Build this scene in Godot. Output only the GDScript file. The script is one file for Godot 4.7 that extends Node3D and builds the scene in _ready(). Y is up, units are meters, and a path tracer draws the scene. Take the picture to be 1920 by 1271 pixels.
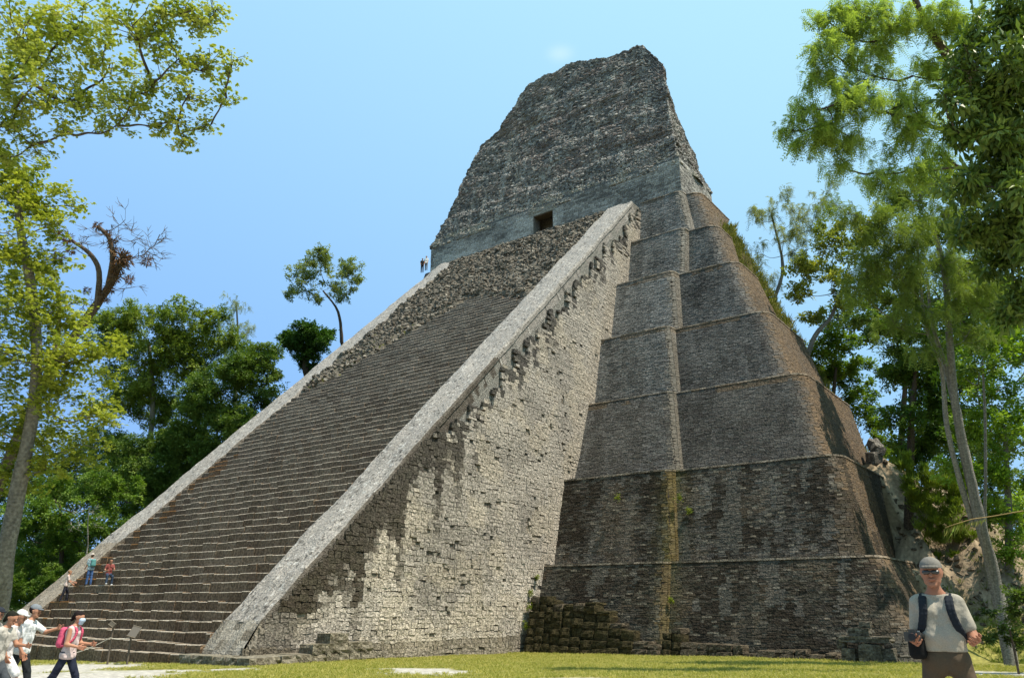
extends Node3D

const R := 0.42        # riser of the great stair
const T := 0.4235      # tread
const WR := 2.59       # balustrade width
const SW := 18.11      # stair width between the balustrades
const XM := -11.645    # axis of the stair
var rng := RandomNumberGenerator.new()
var taken := {}
var nz := FastNoiseLite.new()     # broad
var nf := FastNoiseLite.new()     # fine
var M := {}
var leaf_mesh := {}

# ------------------------------------------------------------------ helpers
class Geo:
	var v := PackedVector3Array()
	var c := PackedColorArray()
	var n := PackedVector3Array()
	var idx := PackedInt32Array()
	func tri(a: Vector3, b: Vector3, d: Vector3, col: Color):
		v.append(a); v.append(b); v.append(d)
		c.append(col); c.append(col); c.append(col)
	func quad(a: Vector3, b: Vector3, d: Vector3, e: Vector3, col: Color):
		tri(a, b, d, col); tri(a, d, e, col)
	func box(p: Transform3D, s: Vector3, col: Color, j := 0.0, r: RandomNumberGenerator = null):
		var q := []
		for k in 8:
			var o := Vector3((k & 1) - 0.5, ((k >> 1) & 1) - 0.5, ((k >> 2) & 1) - 0.5) * s
			if r: o += Vector3(r.randf_range(-j, j), r.randf_range(-j, j), r.randf_range(-j, j))
			q.append(p * o)
		for f in [[0, 2, 3, 1], [4, 5, 7, 6], [0, 1, 5, 4], [2, 6, 7, 3], [0, 4, 6, 2], [1, 3, 7, 5]]:
			quad(q[f[0]], q[f[1]], q[f[2]], q[f[3]], col)
	func mesh() -> ArrayMesh:
		var a := []
		a.resize(Mesh.ARRAY_MAX)
		a[Mesh.ARRAY_VERTEX] = v
		if c.size() == v.size(): a[Mesh.ARRAY_COLOR] = c
		if n.size() == v.size(): a[Mesh.ARRAY_NORMAL] = n
		if idx.size(): a[Mesh.ARRAY_INDEX] = idx
		var m := ArrayMesh.new()
		m.add_surface_from_arrays(Mesh.PRIMITIVE_TRIANGLES, a)
		return m

func numbered(called: String, parent: Node) -> String:
	var key := str(parent.get_instance_id()) + called
	var k: int = taken.get(key, 0)
	taken[key] = k + 1
	return called if k == 0 else "%s_%03d" % [called, k]

func obj(called: String, m: Mesh, mat: Material, parent: Node, at := Vector3.ZERO) -> MeshInstance3D:
	var o := MeshInstance3D.new()
	o.name = numbered(called, parent)
	o.mesh = m
	o.material_override = mat
	o.position = at
	parent.add_child(o, true)
	return o

func group_part(called: String, parent: Node) -> Node3D:
	var o := Node3D.new()
	o.name = numbered(called, parent)
	parent.add_child(o, true)
	return o

func thing(called: String, label: String, category: String, at := Vector3.ZERO, group := "", turn := 0.0) -> Node3D:
	var o := Node3D.new()
	o.name = numbered(called, self)
	add_child(o, true)
	o.position = at
	o.rotation.y = turn
	o.set_meta("label", label)
	o.set_meta("category", category)
	if group: o.set_meta("group", group)
	return o

func multi(called: String, m: Mesh, mat: Material, tr: Array, col: Array, parent: Node) -> MultiMeshInstance3D:
	var mm := MultiMesh.new()
	mm.transform_format = MultiMesh.TRANSFORM_3D
	mm.use_colors = true
	mm.mesh = m
	mm.instance_count = tr.size()
	for i in tr.size():
		mm.set_instance_transform(i, tr[i])
		mm.set_instance_color(i, col[i])
	var o := MultiMeshInstance3D.new()
	o.name = numbered(called, parent)
	o.multimesh = mm
	o.material_override = mat
	parent.add_child(o, true)
	return o

func lc(r: float, g: float, b: float) -> Color: return Color(r, g, b)

func rr(a: float, b: float) -> float: return rng.randf_range(a, b)

func grain_tex(seed_: int, freq: float, lo: float, hi: float, oct := 5) -> NoiseTexture2D:
	var t := NoiseTexture2D.new()
	var n := FastNoiseLite.new()
	n.seed = seed_; n.frequency = freq; n.fractal_octaves = oct
	t.noise = n; t.width = 512; t.height = 512; t.seamless = true
	var g := Gradient.new()
	g.set_color(0, Color(lo, lo, lo)); g.set_color(1, Color(hi, hi, hi))
	t.color_ramp = g
	return t

func stone_mat(scale: float, relief: float, lo: float, rough := 0.92) -> StandardMaterial3D:
	var m := StandardMaterial3D.new()
	m.vertex_color_use_as_albedo = true
	m.roughness = rough
	m.albedo_texture = grain_tex(3, 0.02, lo, 1.0)
	m.uv1_triplanar = true
	m.uv1_world_triplanar = true
	m.uv1_scale = Vector3.ONE * scale
	m.heightmap_enabled = true
	m.heightmap_scale = relief
	m.heightmap_texture = grain_tex(9, 0.03, 0.0, 1.0)
	m.metallic_specular = 0.25
	return m

func plain(col: Color, rough := 0.8) -> StandardMaterial3D:
	var m := StandardMaterial3D.new()
	m.albedo_color = col.linear_to_srgb()
	m.roughness = rough
	m.metallic_specular = 0.3
	return m

func vmat(rough := 0.85) -> StandardMaterial3D:
	var m := StandardMaterial3D.new()
	m.vertex_color_use_as_albedo = true
	m.roughness = rough
	m.metallic_specular = 0.25
	return m

func cloth(col: Color) -> StandardMaterial3D:
	var m := plain(col, 0.9)
	m.albedo_texture = M.weave
	m.uv1_triplanar = true
	m.uv1_scale = Vector3.ONE * 3.0
	m.heightmap_enabled = true
	m.heightmap_scale = 1.2
	m.heightmap_texture = M.crease
	return m

# the lie of the land
func gh(x: float, z: float) -> float:
	var d := Vector2(x - 28.2, z - 19.4).length()
	var h := 0.85 - 0.0333 * clampf(d - 13.0, 0.0, 42.0)
	h += 0.05 * nz.get_noise_2d(x * 3.0, z * 3.0)
	h += 0.2 * exp(-Vector2(x - 27.0, z - 11.4).length_squared() / 6.0)
	# talus of bare earth along the right flank of the pyramid
	var k := smoothstep(-25.0, -37.0, z + 2.5 * nz.get_noise_2d(x * 4.0, z * 4.0))
	if x > 8.0:
		var t := maxf(0.0, (30.5 - x + 3.0 * nz.get_noise_2d(x * 5.0 + 90.0, z * 5.0)) * 0.86)
		h += k * minf(t, 12.0) * (1.0 + 0.1 * nf.get_noise_2d(x * 2.0, z * 2.0))
		h += k * 0.9 * smoothstep(20.0, 34.0, x)
	h += 1.1 * smoothstep(25.5, 31.0, x) * smoothstep(2.0, -8.0, z) * (1.0 - 0.5 * k) + smoothstep(-20.0, -60.0, z) * smoothstep(25.0, 50.0, x) * 2.0
	return h

# one squared stone on a wall; p are its four corners on the wall face
func stone(g: Geo, p: Array, nrm: Vector3, out: float, jit: float, gap: float, col: Color):
	var ctr: Vector3 = (p[0] + p[1] + p[2] + p[3]) * 0.25
	var f := []
	for k in 4:
		var a: Vector3 = p[k]
		f.append(a + (ctr - a).normalized() * gap * rr(0.4, 2.2) + nrm * (out + rr(-jit, jit)))
	g.quad(f[0], f[1], f[2], f[3], col)
	for k in 4:
		var j := (k + 1) % 4
		g.quad(p[k], p[j], f[j], f[k], col)

# courses of stone between two matched polylines (bottom and top of a face); stones never cross the corners listed in hard
func courses(g: Geo, bot: Array, top: Array, ch: float, ln: float, out: float, jit: float, gap: float, colf: Callable, lip := 0.0, skip := 0.0, hard := []):
	var hgt: float = (bot[0] as Vector3).distance_to(top[0])
	var rows := maxi(1, int(hgt / ch))
	var stops := hard if hard.size() else range(bot.size())
	for r in rows:
		var v0 := float(r) / rows
		var v1 := float(r + 1) / rows
		var lo := []
		var hi := []
		for s in bot.size():
			lo.append((bot[s] as Vector3).lerp(top[s], v0))
			hi.append((bot[s] as Vector3).lerp(top[s], v1))
		var o := out
		if lip > 0.0 and r >= rows - 1: o += lip
		for h in stops.size() - 1:
			var acc := [0.0]
			for s in range(stops[h], stops[h + 1]): acc.append(acc[-1] + (lo[s] as Vector3).distance_to(lo[s + 1]))
			var L: float = acc[-1]
			if L < 0.04: continue
			var cnt := maxi(1, int(round(L / ln + rr(-0.3, 0.3))))
			var at := 0
			var a0: Vector3 = lo[stops[h]]
			var a1: Vector3 = hi[stops[h]]
			for q in cnt:
				var d: float = L if q == cnt - 1 else (q + 1 + rr(-0.35, 0.35)) / cnt * L
				while at < acc.size() - 2 and acc[at + 1] < d: at += 1
				var sg: int = stops[h] + at
				var f: float = (d - acc[at]) / maxf(acc[at + 1] - acc[at], 1e-5)
				var b0: Vector3 = (lo[sg] as Vector3).lerp(lo[sg + 1], f)
				var b1: Vector3 = (hi[sg] as Vector3).lerp(hi[sg + 1], f)
				var P := [a0, b0, b1, a1]
				a0 = b0; a1 = b1
				if skip > 0.0 and rng.randf() < skip: continue
				var col: Color = colf.call((P[0] + P[2]) * 0.5, v0, sg)
				if col.a < 0.5: continue
				stone(g, P, (P[1] - P[0]).cross(P[3] - P[0]).normalized(), o, jit, gap, col)

func strip(g: Geo, a: Array, b: Array, col: Color):
	for s in a.size() - 1: g.quad(a[s], a[s + 1], b[s + 1], b[s], col)

func tube(g: Geo, pts: Array, r0: float, r1: float, sides: int, col: Color, rough := 0.0):
	var n := pts.size()
	var base := g.v.size()
	var ref := Vector3(0.31, 0.2, 0.93)
	for i in n:
		var d: Vector3 = (pts[mini(i + 1, n - 1)] - pts[maxi(i - 1, 0)]).normalized()
		var u := d.cross(ref).normalized()
		var w := d.cross(u)
		var r := lerpf(r0, r1, float(i) / (n - 1))
		for s in sides:
			var a := TAU * s / sides
			var q := u * cos(a) + w * sin(a)
			var rv := r * (1.0 + rough * nf.get_noise_3d(pts[i].x * 3.0 + q.x * 4.0, pts[i].y * 2.0, pts[i].z * 3.0 + q.z * 4.0))
			g.v.append(pts[i] + q * rv)
			g.n.append(q)
			g.c.append(col * (0.85 + 0.3 * rng.randf()) if sides > 4 else col)
	for i in n - 1:
		for s in sides:
			var a := base + i * sides + s
			var b := base + i * sides + (s + 1) % sides
			g.idx.append_array(PackedInt32Array([a, b + sides, b, a, a + sides, b + sides]))

func smooth_line(p: Array, sub: int) -> Array:
	var o := []
	for i in p.size() - 1:
		var a: Vector3 = p[maxi(i - 1, 0)]
		var b: Vector3 = p[i]
		var c: Vector3 = p[i + 1]
		var d: Vector3 = p[mini(i + 2, p.size() - 1)]
		for s in sub: o.append(b.cubic_interpolate(c, a, d, float(s) / sub))
	o.append(p[-1])
	return o
# ------------------------------------------------------------------ scene
func _ready():
	rng.seed = 77
	nz.seed = 5; nz.frequency = 0.05; nz.fractal_octaves = 3
	nf.seed = 8; nf.frequency = 0.35; nf.fractal_octaves = 3
	# camera
	var cam := Camera3D.new()
	cam.name = "camera"
	cam.position = Vector3(28.183, 2.455, 19.387)
	cam.rotation = Vector3(deg_to_rad(18.972), deg_to_rad(36.54), 0)
	cam.fov = rad_to_deg(2.0 * atan(635.5 / 1438.7))
	cam.near = 0.1; cam.far = 4000.0
	add_child(cam); cam.current = true
	# sky, sun, exposure
	var sun_dir := Vector3(0.44, 0.88, -0.06).normalized()
	var env := Environment.new()
	env.background_mode = Environment.BG_SKY
	env.sky = Sky.new()
	var pan := PanoramaSkyMaterial.new()
	pan.panorama = ImageTexture.create_from_image(sky_image(sun_dir))
	env.sky.sky_material = pan
	env.tonemap_mode = Environment.TONE_MAPPER_LINEAR
	env.tonemap_exposure = 1.52
	env.sdfgi_enabled = true; env.ssao_enabled = true; env.ssil_enabled = true
	var we := WorldEnvironment.new()
	we.name = "world"
	we.environment = env
	add_child(we)
	var sun := DirectionalLight3D.new()
	sun.name = "sun"
	sun.light_energy = 1.6
	sun.light_color = Color(1.0, 0.96, 0.89)
	sun.light_angular_distance = 0.5
	sun.shadow_enabled = true
	sun.look_at_from_position(sun_dir, Vector3.ZERO, Vector3.RIGHT)
	add_child(sun)

	materials()
	ground()
	pyramid()
	mound()
	leaves()
	grass()
	forest()
	ruins_and_signs()
	people()

func sky_image(sun: Vector3) -> Image:
	var W := 1024
	var H := 512
	var im := Image.create(W, H, false, Image.FORMAT_RGBF)
	var cl := Vector3(-0.4337, 0.6666, -0.6895).normalized()
	for j in H:
		var th := PI * (j + 0.5) / H
		var sy := cos(th)
		for i in W:
			var ph := TAU * (i + 0.5) / W
			var d := Vector3(sin(ph) * sin(th), sy, -cos(ph) * sin(th))
			var t := maxf(d.dot(sun), -0.15)
			var c := Color(0.21 + 0.21 * t, 0.395 + 0.3 * t, 0.665 + 0.06 * t)
			var hz := exp(-maxf(sy, 0.0) * 9.0)
			c = c.lerp(Color(0.33, 0.47, 0.66), hz * 0.5)
			if sy < 0.0: c = Color(0.24, 0.25, 0.2)
			var q := acos(clampf(d.dot(cl), -1, 1))
			if q < 0.05:
				var k := smoothstep(0.024, 0.0, Vector2(q, (d.y - cl.y) * 2.0).length()) * 0.3
				c = c.lerp(Color(0.66, 0.76, 0.85), k)
			im.set_pixel(i, j, c)
	return im

func materials():
	M.weave = grain_tex(21, 0.12, 0.8, 1.0, 3)
	M.crease = grain_tex(22, 0.012, 0.0, 1.0, 3)
	M.stone = stone_mat(0.55, 4.0, 0.5)
	M.plaster = stone_mat(0.7, 7.0, 0.5)
	M.rubble = stone_mat(0.8, 6.0, 0.4)
	M.earth = stone_mat(0.3, 5.0, 0.6)
	M.pale = stone_mat(0.9, 2.0, 0.5)
	M.dark = M.pale
	M.bleached = M.pale
	M.skin = vmat(0.55)
	M.vert = vmat(0.85)

func ground():
	var xs := axis(-60.0, 46.0, 0.5, 900.0)
	var zs := axis(-85.0, 22.0, 0.5, 900.0)
	var g := Geo.new()
	var nx := xs.size()
	for z in zs:
		for x in xs:
			var y := gh(x, z)
			g.v.append(Vector3(x, y, z))
			var e := 0.4
			g.n.append(Vector3(gh(x - e, z) - gh(x + e, z), 2.0 * e, gh(x, z - e) - gh(x, z + e)).normalized())
			g.c.append(ground_col(x, z, y))
	for j in zs.size() - 1:
		for i in nx - 1:
			var a := j * nx + i
			g.idx.append_array(PackedInt32Array([a, a + 1, a + nx + 1, a, a + nx + 1, a + nx]))
	var o := obj("ground", g.mesh(), M.earth, self)
	o.set_meta("kind", "structure")

func axis(a: float, b: float, step: float, far: float) -> PackedFloat32Array:
	var o := PackedFloat32Array()
	var lo := []
	var s := step
	var x := a
	while x > -far:
		s *= 1.6; x -= s; lo.append(x)
	lo.reverse()
	for v in lo: o.append(v)
	x = a
	while x < b:
		o.append(x); x += step
	s = step
	while x < far:
		o.append(x); s *= 1.6; x += s
	return o

func bare(x: float, z: float) -> float:   # 0 grass .. 1 trodden pale earth
	var b := 0.0
	for p in [[-6.1, 4.5, 6.0, 2.6], [2.2, 3.5, 1.8, 0.7], [3.0, 2.0, 1.8, 0.6], [-4.2, 3.2, 2.6, 0.7], [9.8, -0.6, 3.2, 0.8], [24.9, -12.6, 3.0, 1.2], [2.5, 7.0, 5.0, 2.0], [17.0, 1.5, 2.0, 1.0]]:
		var d := Vector2(x - p[0], z - p[1]).rotated(deg_to_rad(-36))
		b = maxf(b, exp(-(d.x * d.x) / (p[2] * p[2]) - (d.y * d.y) / (p[3] * p[3] * 4.0)))
	# the path the visitors walk on
	var q := Vector2(x - 28.2, z - 19.4).length()
	b = maxf(b, smoothstep(20.8, 18.4, q))
	return clampf((b + 0.35 * nf.get_noise_2d(x * 1.3, z * 1.3) - 0.36) * 3.0, 0.0, 1.0)

func ground_col(x: float, z: float, y: float) -> Color:
	var n := nf.get_noise_2d(x * 2.0, z * 2.0) * 0.5 + 0.5
	var g := Color(0.22, 0.22, 0.045).lerp(Color(0.4, 0.36, 0.11), n)
	var c := g.lerp(Color(0.6, 0.56, 0.5), bare(x, z))
	var forest := maxf(smoothstep(-22.0, -30.0, x), maxf(smoothstep(-50.0, -60.0, z), smoothstep(24.5, 30.0, x) * smoothstep(-10.0, -16.0, z)))
	c = c.lerp(Color(0.08, 0.075, 0.04).lerp(Color(0.1, 0.12, 0.03), n), forest)
	if y > 0.9 and z < -22.0:    # bare bank
		var k := smoothstep(0.9, 2.5, y) * smoothstep(33.0, 28.0, x)
		c = c.lerp(Color(0.5, 0.39, 0.27).lerp(Color(0.24, 0.18, 0.11), smoothstep(0.4, 0.7, n)), k)
	return c

# ------------------------------------------------------------------ the pyramid
const TIERS := [   # height, z of the right panel, set-forward of the left panel, x of the seam, x where the corner turns
	[-0.75, -20.75, 0.45, 8.6, 21.1],
	[4.65, -22.53, 0.56, 8.34, 19.0],
	[10.26, -25.2, 0.69, 7.78, 17.25],
	[16.18, -28.69, 0.72, 6.64, 15.0],
	[21.78, -31.26, 1.1, 5.78, 12.37],
	[27.45, -34.22, 1.1, 5.15, 9.63],
	[32.51, -37.06, 0.93, 5.14, 7.22],
	[37.61, -39.69, 1.0, 4.04, 5.05]]

const LEDGE := [0.0, 0.0, 1.05, 1.2, 0.75, 1.45, 1.9, 1.6]

func perim(t: Array, inn: float, y: float, innx := 0.0) -> Array:
	var z: float = t[1] - inn
	var xd: float = t[4] + 0.35 - innx
	var r := 1.1
	var o := [Vector3(0.02, y, z + t[2]), Vector3(t[3] - 0.5, y, z + t[2]), Vector3(t[3] - 0.2, y, z + t[2] - 0.06), Vector3(t[3], y, z + t[2] - 0.3), Vector3(t[3] + 0.06, y, z), Vector3(xd - r, y, z)]
	for k in range(1, 5):
		var a := PI / 2 * k / 4.0
		o.append(Vector3(xd - r + r * sin(a), y, z - r + r * cos(a)))
	o.append(Vector3(xd, y, SIDE_END[TIERS.find(t)]))
	return o

const SIDE_END := [-39.0, -39.0, -39.3, -39.6, -39.4, -38.8, -40.6, -46.8]

func mirror(p: Array) -> Array:
	var o := []
	for q in p: o.append(Vector3(2.0 * XM - q.x, q.y, q.z))
	o.reverse()
	return o

func terrace_col(k: int, q: Vector3, v: float, s: int) -> Color:
	var side := s >= 6
	var st := nz.get_noise_3d(q.x * 9.0, q.y * 0.7, q.z * 9.0) * 0.5 + 0.5      # tall streaks
	var pa := nz.get_noise_3d(q.x * 5.0 + 50.0, q.y * 5.0, q.z * 5.0) * 0.5 + 0.5
	var fi := rng.randf()
	var c: Color
	if k >= 3:
		var t := clampf(0.3 + 1.1 * (st - 0.5) + 0.8 * (pa - 0.5) + 0.5 * (fi - 0.5) + 0.045 * k, 0.0, 1.0)
		c = Color(0.095, 0.09, 0.085).lerp(Color(0.43, 0.412, 0.392), t)
		if st > 0.64: c = c.lerp(Color(0.06, 0.055, 0.05), 0.5)
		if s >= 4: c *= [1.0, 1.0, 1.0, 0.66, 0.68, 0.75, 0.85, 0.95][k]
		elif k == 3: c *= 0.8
		if s == 0 and (q.x > TIERS[k][3] - 1.6 or q.x < 0.8): c = c.lerp(Color(0.42, 0.41, 0.4), 0.35 * fi + 0.1)
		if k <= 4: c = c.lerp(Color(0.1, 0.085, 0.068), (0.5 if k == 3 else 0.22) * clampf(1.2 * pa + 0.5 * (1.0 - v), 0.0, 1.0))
		if v > 0.9 and pa > 0.5: c = c.lerp(Color(0.22, 0.14, 0.07), 0.5)
	else:
		var t := clampf(0.2 + 1.1 * (st - 0.5) + 1.0 * (pa - 0.5) + 0.45 * (fi - 0.5), 0.0, 1.0)
		c = Color(0.055, 0.044, 0.032).lerp(Color(0.22, 0.2, 0.165) if k == 1 else Color(0.3, 0.28, 0.25), t)
		if pa > 0.6: c = c.lerp(Color(0.15, 0.105, 0.065), 0.4)
		if fi > 0.93: c = c.lerp(Color(0.3, 0.26, 0.2), 0.6)
		if st < 0.36: c = c.lerp(Color(0.3, 0.28, 0.25), 0.35)
		var ms := exp(-absf(q.x - TIERS[k][3] - 0.15) * 2.2)
		c = c.lerp(Color(0.2, 0.18, 0.04), ms * (0.5 if k == 2 else 0.3))
		if st > 0.72 and k == 1: c = c.lerp(Color(0.03, 0.03, 0.025), 0.6)
	if s == 2 or s == 3: c = c.lerp(Color(0.36, 0.31, 0.24) if k > 2 else Color(0.25, 0.17, 0.07), 0.4)
	if side:
		var br := Color(0.32, 0.22, 0.135).lerp(Color(0.2, 0.145, 0.1), fi)
		var amt := smoothstep(5.5, 8.5, float(s)) * clampf(0.35 + 0.9 * pa, 0.0, 0.9)
		c = c.lerp(br, amt)
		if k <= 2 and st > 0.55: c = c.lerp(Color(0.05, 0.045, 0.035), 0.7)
	if v > 0.97: c = c.lerp(Color(0.5, 0.42, 0.33), 0.15 + 0.5 * rng.randf())  # pale top course: the sunlit line of the lip is put into its colour
	return c

func pyramid():
	var py := thing("stepped_pyramid", "towering grey stone stepped pyramid temple with a steep central staircase and ruined roof comb", "pyramid", Vector3.ZERO)
	for k in range(1, 8):
		var b: Array = TIERS[k - 1]
		var t: Array = TIERS[k]
		var bot := perim(b, LEDGE[k], b[0], 1.0 if k > 1 else 0.0)
		var top := perim(t, 0.0, t[0])
		var nxt := perim(t, LEDGE[k + 1] if k < 7 else 0.2, t[0], 1.0)
		if k == 7:
			for q in nxt.size(): nxt[q] = Vector3(minf(nxt[q].x, 2.5), nxt[q].y + 0.002, minf(nxt[q].z, -41.0))
		var core := Geo.new()
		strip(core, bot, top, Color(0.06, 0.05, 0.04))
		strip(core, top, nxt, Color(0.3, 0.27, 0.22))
		var o := obj("terrace", core.mesh(), M.stone, py)
		var left := Geo.new()
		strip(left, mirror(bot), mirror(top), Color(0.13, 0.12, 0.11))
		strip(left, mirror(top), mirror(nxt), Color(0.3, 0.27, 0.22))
		obj("terrace", left.mesh(), M.stone, py)
		var g := Geo.new()
		var kk := k
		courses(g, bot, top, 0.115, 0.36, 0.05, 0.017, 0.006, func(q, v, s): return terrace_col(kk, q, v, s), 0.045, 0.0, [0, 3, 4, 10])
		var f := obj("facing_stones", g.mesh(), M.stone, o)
		f.set_meta("kind", "stuff")
	# inside of the hull, so that nothing is open from behind
	var hull := Geo.new()
	var last := []
	for k in 8:
		var t: Array = TIERS[k]
		var zb: float = -66.0 + 2.6 * k
		var zf: float = t[1] - 2.8
		var xa: float = t[4] - 1.8
		var zm: float = SIDE_END[k] + 0.2
		var ring := [Vector3(xa, t[0], zf), Vector3(xa, t[0], zm), Vector3(xa - 12.0, t[0], minf(zb, zm - 2.0)), Vector3(2 * XM - xa + 12.0, t[0], minf(zb, zm - 2.0)), Vector3(2 * XM - xa, t[0], zm), Vector3(2 * XM - xa, t[0], zf), Vector3(xa, t[0], zf)]
		if last.size(): strip(hull, last, ring, Color(0.12, 0.11, 0.08))
		last = ring
	for q in range(1, 5): hull.tri(last[0], last[q], last[q + 1], Color(0.2, 0.19, 0.16))
	obj("core_wall", hull.mesh(), M.rubble, py)
	staircase(py)
	for sd in 2: balustrade(py, sd)
	side_wall(py)
	shrine(py)
	roof_comb(py)

func xl_at(n: float) -> float:    # left end of the whole steps
	if n <= 42.5: return -WR - SW
	var tb := [[42.5, -20.7], [45.0, -19.4], [47.0, -17.8], [54.0, -15.0], [59.7, -12.0], [64.0, -10.0], [70.0, -7.0]]
	for i in tb.size() - 1:
		if n <= tb[i + 1][0]: return lerpf(tb[i][1], tb[i + 1][1], (n - tb[i][0]) / (tb[i + 1][0] - tb[i][0]))
	return -7.0

func xr_at(n: float) -> float:
	return -WR if n < 57.0 else lerpf(-WR, -9.8, (n - 57.0) / 7.0)

func staircase(py: Node3D):
	var sw := group_part("stairway", py)
	for n in range(1, 65):
		var x0 := xl_at(n) + (rr(-0.3, 0.3) if n > 42 else 0.0)
		var x1 := xr_at(n)
		if x1 - x0 < 0.5: continue
		var g := Geo.new()
		var x := x0
		var yb := (n - 1) * R - (0.7 if n == 1 else 0.1)
		while x < x1 - 0.05:
			var L := rr(0.5, 0.95)
			if x + L > x1 - 0.3: L = x1 - x
			var wob := 0.055 * nz.get_noise_2d(x * 6.0, n * 7.0) + 0.03 * nf.get_noise_2d(x * 3.0, n * 40.0)
			var yt := n * R + wob + rr(-0.028, 0.024)
			var zf := -n * T + T + 0.04 * nz.get_noise_2d(x * 8.0 + 300.0, n * 9.0) + rr(-0.02, 0.02)
			var fi := rng.randf()
			var pa := nz.get_noise_2d(x * 2.5, n * 2.5) * 0.5 + 0.5
			var up := clampf(n / 64.0, 0.0, 1.0)
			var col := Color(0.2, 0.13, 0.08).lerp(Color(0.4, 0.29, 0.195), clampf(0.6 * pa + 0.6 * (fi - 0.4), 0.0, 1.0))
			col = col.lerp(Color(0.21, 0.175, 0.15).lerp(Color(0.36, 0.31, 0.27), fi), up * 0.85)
			var tc := col.lerp(Color(0.66, 0.56, 0.45), 0.65 + 0.35 * fi)  # treads paler than risers: some wear, plus sunlight put into the colour
			if x < -WR - SW + 1.6 and n < 30 and rng.randf() < 0.5:
				tc = Color(0.4, 0.19, 0.06); col = col.lerp(Color(0.25, 0.12, 0.04), 0.4)
			var e := 0.02
			var a := x + rr(0.004, 0.012)
			var b := x + L - rr(0.004, 0.012)
			var zb := -n * T - 0.12
			var q := [Vector3(a, yb, zf - 0.01), Vector3(b, yb, zf - 0.01), Vector3(b, yt - e - rr(0, 0.02), zf), Vector3(a, yt - e - rr(0, 0.02), zf), Vector3(b, yt, zf - e - rr(0, 0.02)), Vector3(a, yt, zf - e - rr(0, 0.02)), Vector3(b, yt, zb), Vector3(a, yt, zb)]
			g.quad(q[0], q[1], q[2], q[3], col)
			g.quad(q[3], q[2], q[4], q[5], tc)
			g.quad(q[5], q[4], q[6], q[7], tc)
			g.quad(Vector3(a, yb, zb), q[0], q[3], q[7], col)
			g.tri(q[3], q[5], q[7], col)
			g.quad(q[1], Vector3(b, yb, zb), q[6], q[2], col)
			g.tri(q[2], q[6], q[4], col)
			x += L
		obj("step", g.mesh(), M.stone, sw)
	# packed fill under the steps, and the worn upper slope
	var bed := Geo.new()
	for n in range(0, 88):
		var y0 := n * R - 0.5
		bed.quad(Vector3(-WR - SW, y0, -n * T + 0.0), Vector3(-WR, y0, -n * T), Vector3(-WR, y0 + R, -(n + 1) * T), Vector3(-WR - SW, y0 + R, -(n + 1) * T), Color(0.1, 0.08, 0.06))
	obj("stair_bed", bed.mesh(), M.rubble, sw)
	var g2 := Geo.new()
	var cols := 110
	var rows := 120
	var P := []
	for j in rows + 1:
		var n := lerpf(41.0, 87.6, float(j) / rows)
		var row := []
		for i in cols + 1:
			var x := lerpf(-WR - SW - 0.1, -WR + 0.1, float(i) / cols)
			var inside := 0.0
			if n > 42.0:
				var e := (xl_at(n) - x)
				var e2 := (x - xr_at(n)) if n > 57.0 else -9.0
				inside = clampf(maxf(maxf(e, e2), (n - 64.0) * 0.6) + 0.5 * nf.get_noise_2d(x * 2.0, n), -1.5, 1.0)
			else: inside = -1.5
			var hh := -0.4 + 0.42 * inside + 0.28 * nf.get_noise_2d(x * 2.2, n * 1.0) + 0.3 * nz.get_noise_2d(x * 6.0, n * 4.0)
			if n > 85.0: hh = lerpf(hh, 0.0, (n - 85.0) / 2.6)
			row.append(Vector3(x, n * R + hh * 0.7, -n * T + T + hh * 0.7))
		P.append(row)
	for j in rows:
		for i in cols:
			var f := nf.get_noise_2d(i * 0.9, j * 0.9 + 70.0) * 0.5 + 0.5
			var c := Color(0.15, 0.125, 0.095).lerp(Color(0.42, 0.37, 0.3), f)
			if f > 0.62 and j < 45 and i < 40: c = Color(0.16, 0.16, 0.05)
			g2.quad(P[j][i], P[j][i + 1], P[j + 1][i + 1], P[j + 1][i], c)
	var wr := obj("worn_upper_slope", g2.mesh(), M.rubble, sw)
	var g3 := Geo.new()
	for k in 9000:
		var j := rng.randi_range(2, rows - 1)
		var i := rng.randi_range(1, cols - 1)
		var q: Vector3 = P[j][i]
		if q.y < (-q.z + T) * R / T - 0.32: continue
		var s := rr(0.1, 0.28)
		var b := Basis.from_euler(Vector3(rr(-0.8, 0.8), rr(0, TAU), rr(-0.5, 0.5)))
		var c := Color(0.22, 0.19, 0.155).lerp(Color(0.62, 0.55, 0.46), rng.randf() * rng.randf() * 1.2)
		g3.box(Transform3D(b, q + Vector3(rr(-0.1, 0.1), rr(-0.08, 0.1), 0)), Vector3(s * rr(0.9, 1.6), s * rr(0.5, 0.8), s), c, s * 0.14, rng)
	var l := obj("loose_stones", g3.mesh(), M.rubble, sw)
	l.set_meta("kind", "stuff")
	# landing in front of the shrine
	var ld := Geo.new()
	ld.box(Transform3D(Basis(), Vector3(XM, 36.55, -38.6)), Vector3(SW + 2 * WR - 0.1, 1.0, 3.4), Color(0.3, 0.28, 0.25))
	obj("landing", ld.mesh(), M.stone, sw)

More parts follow.
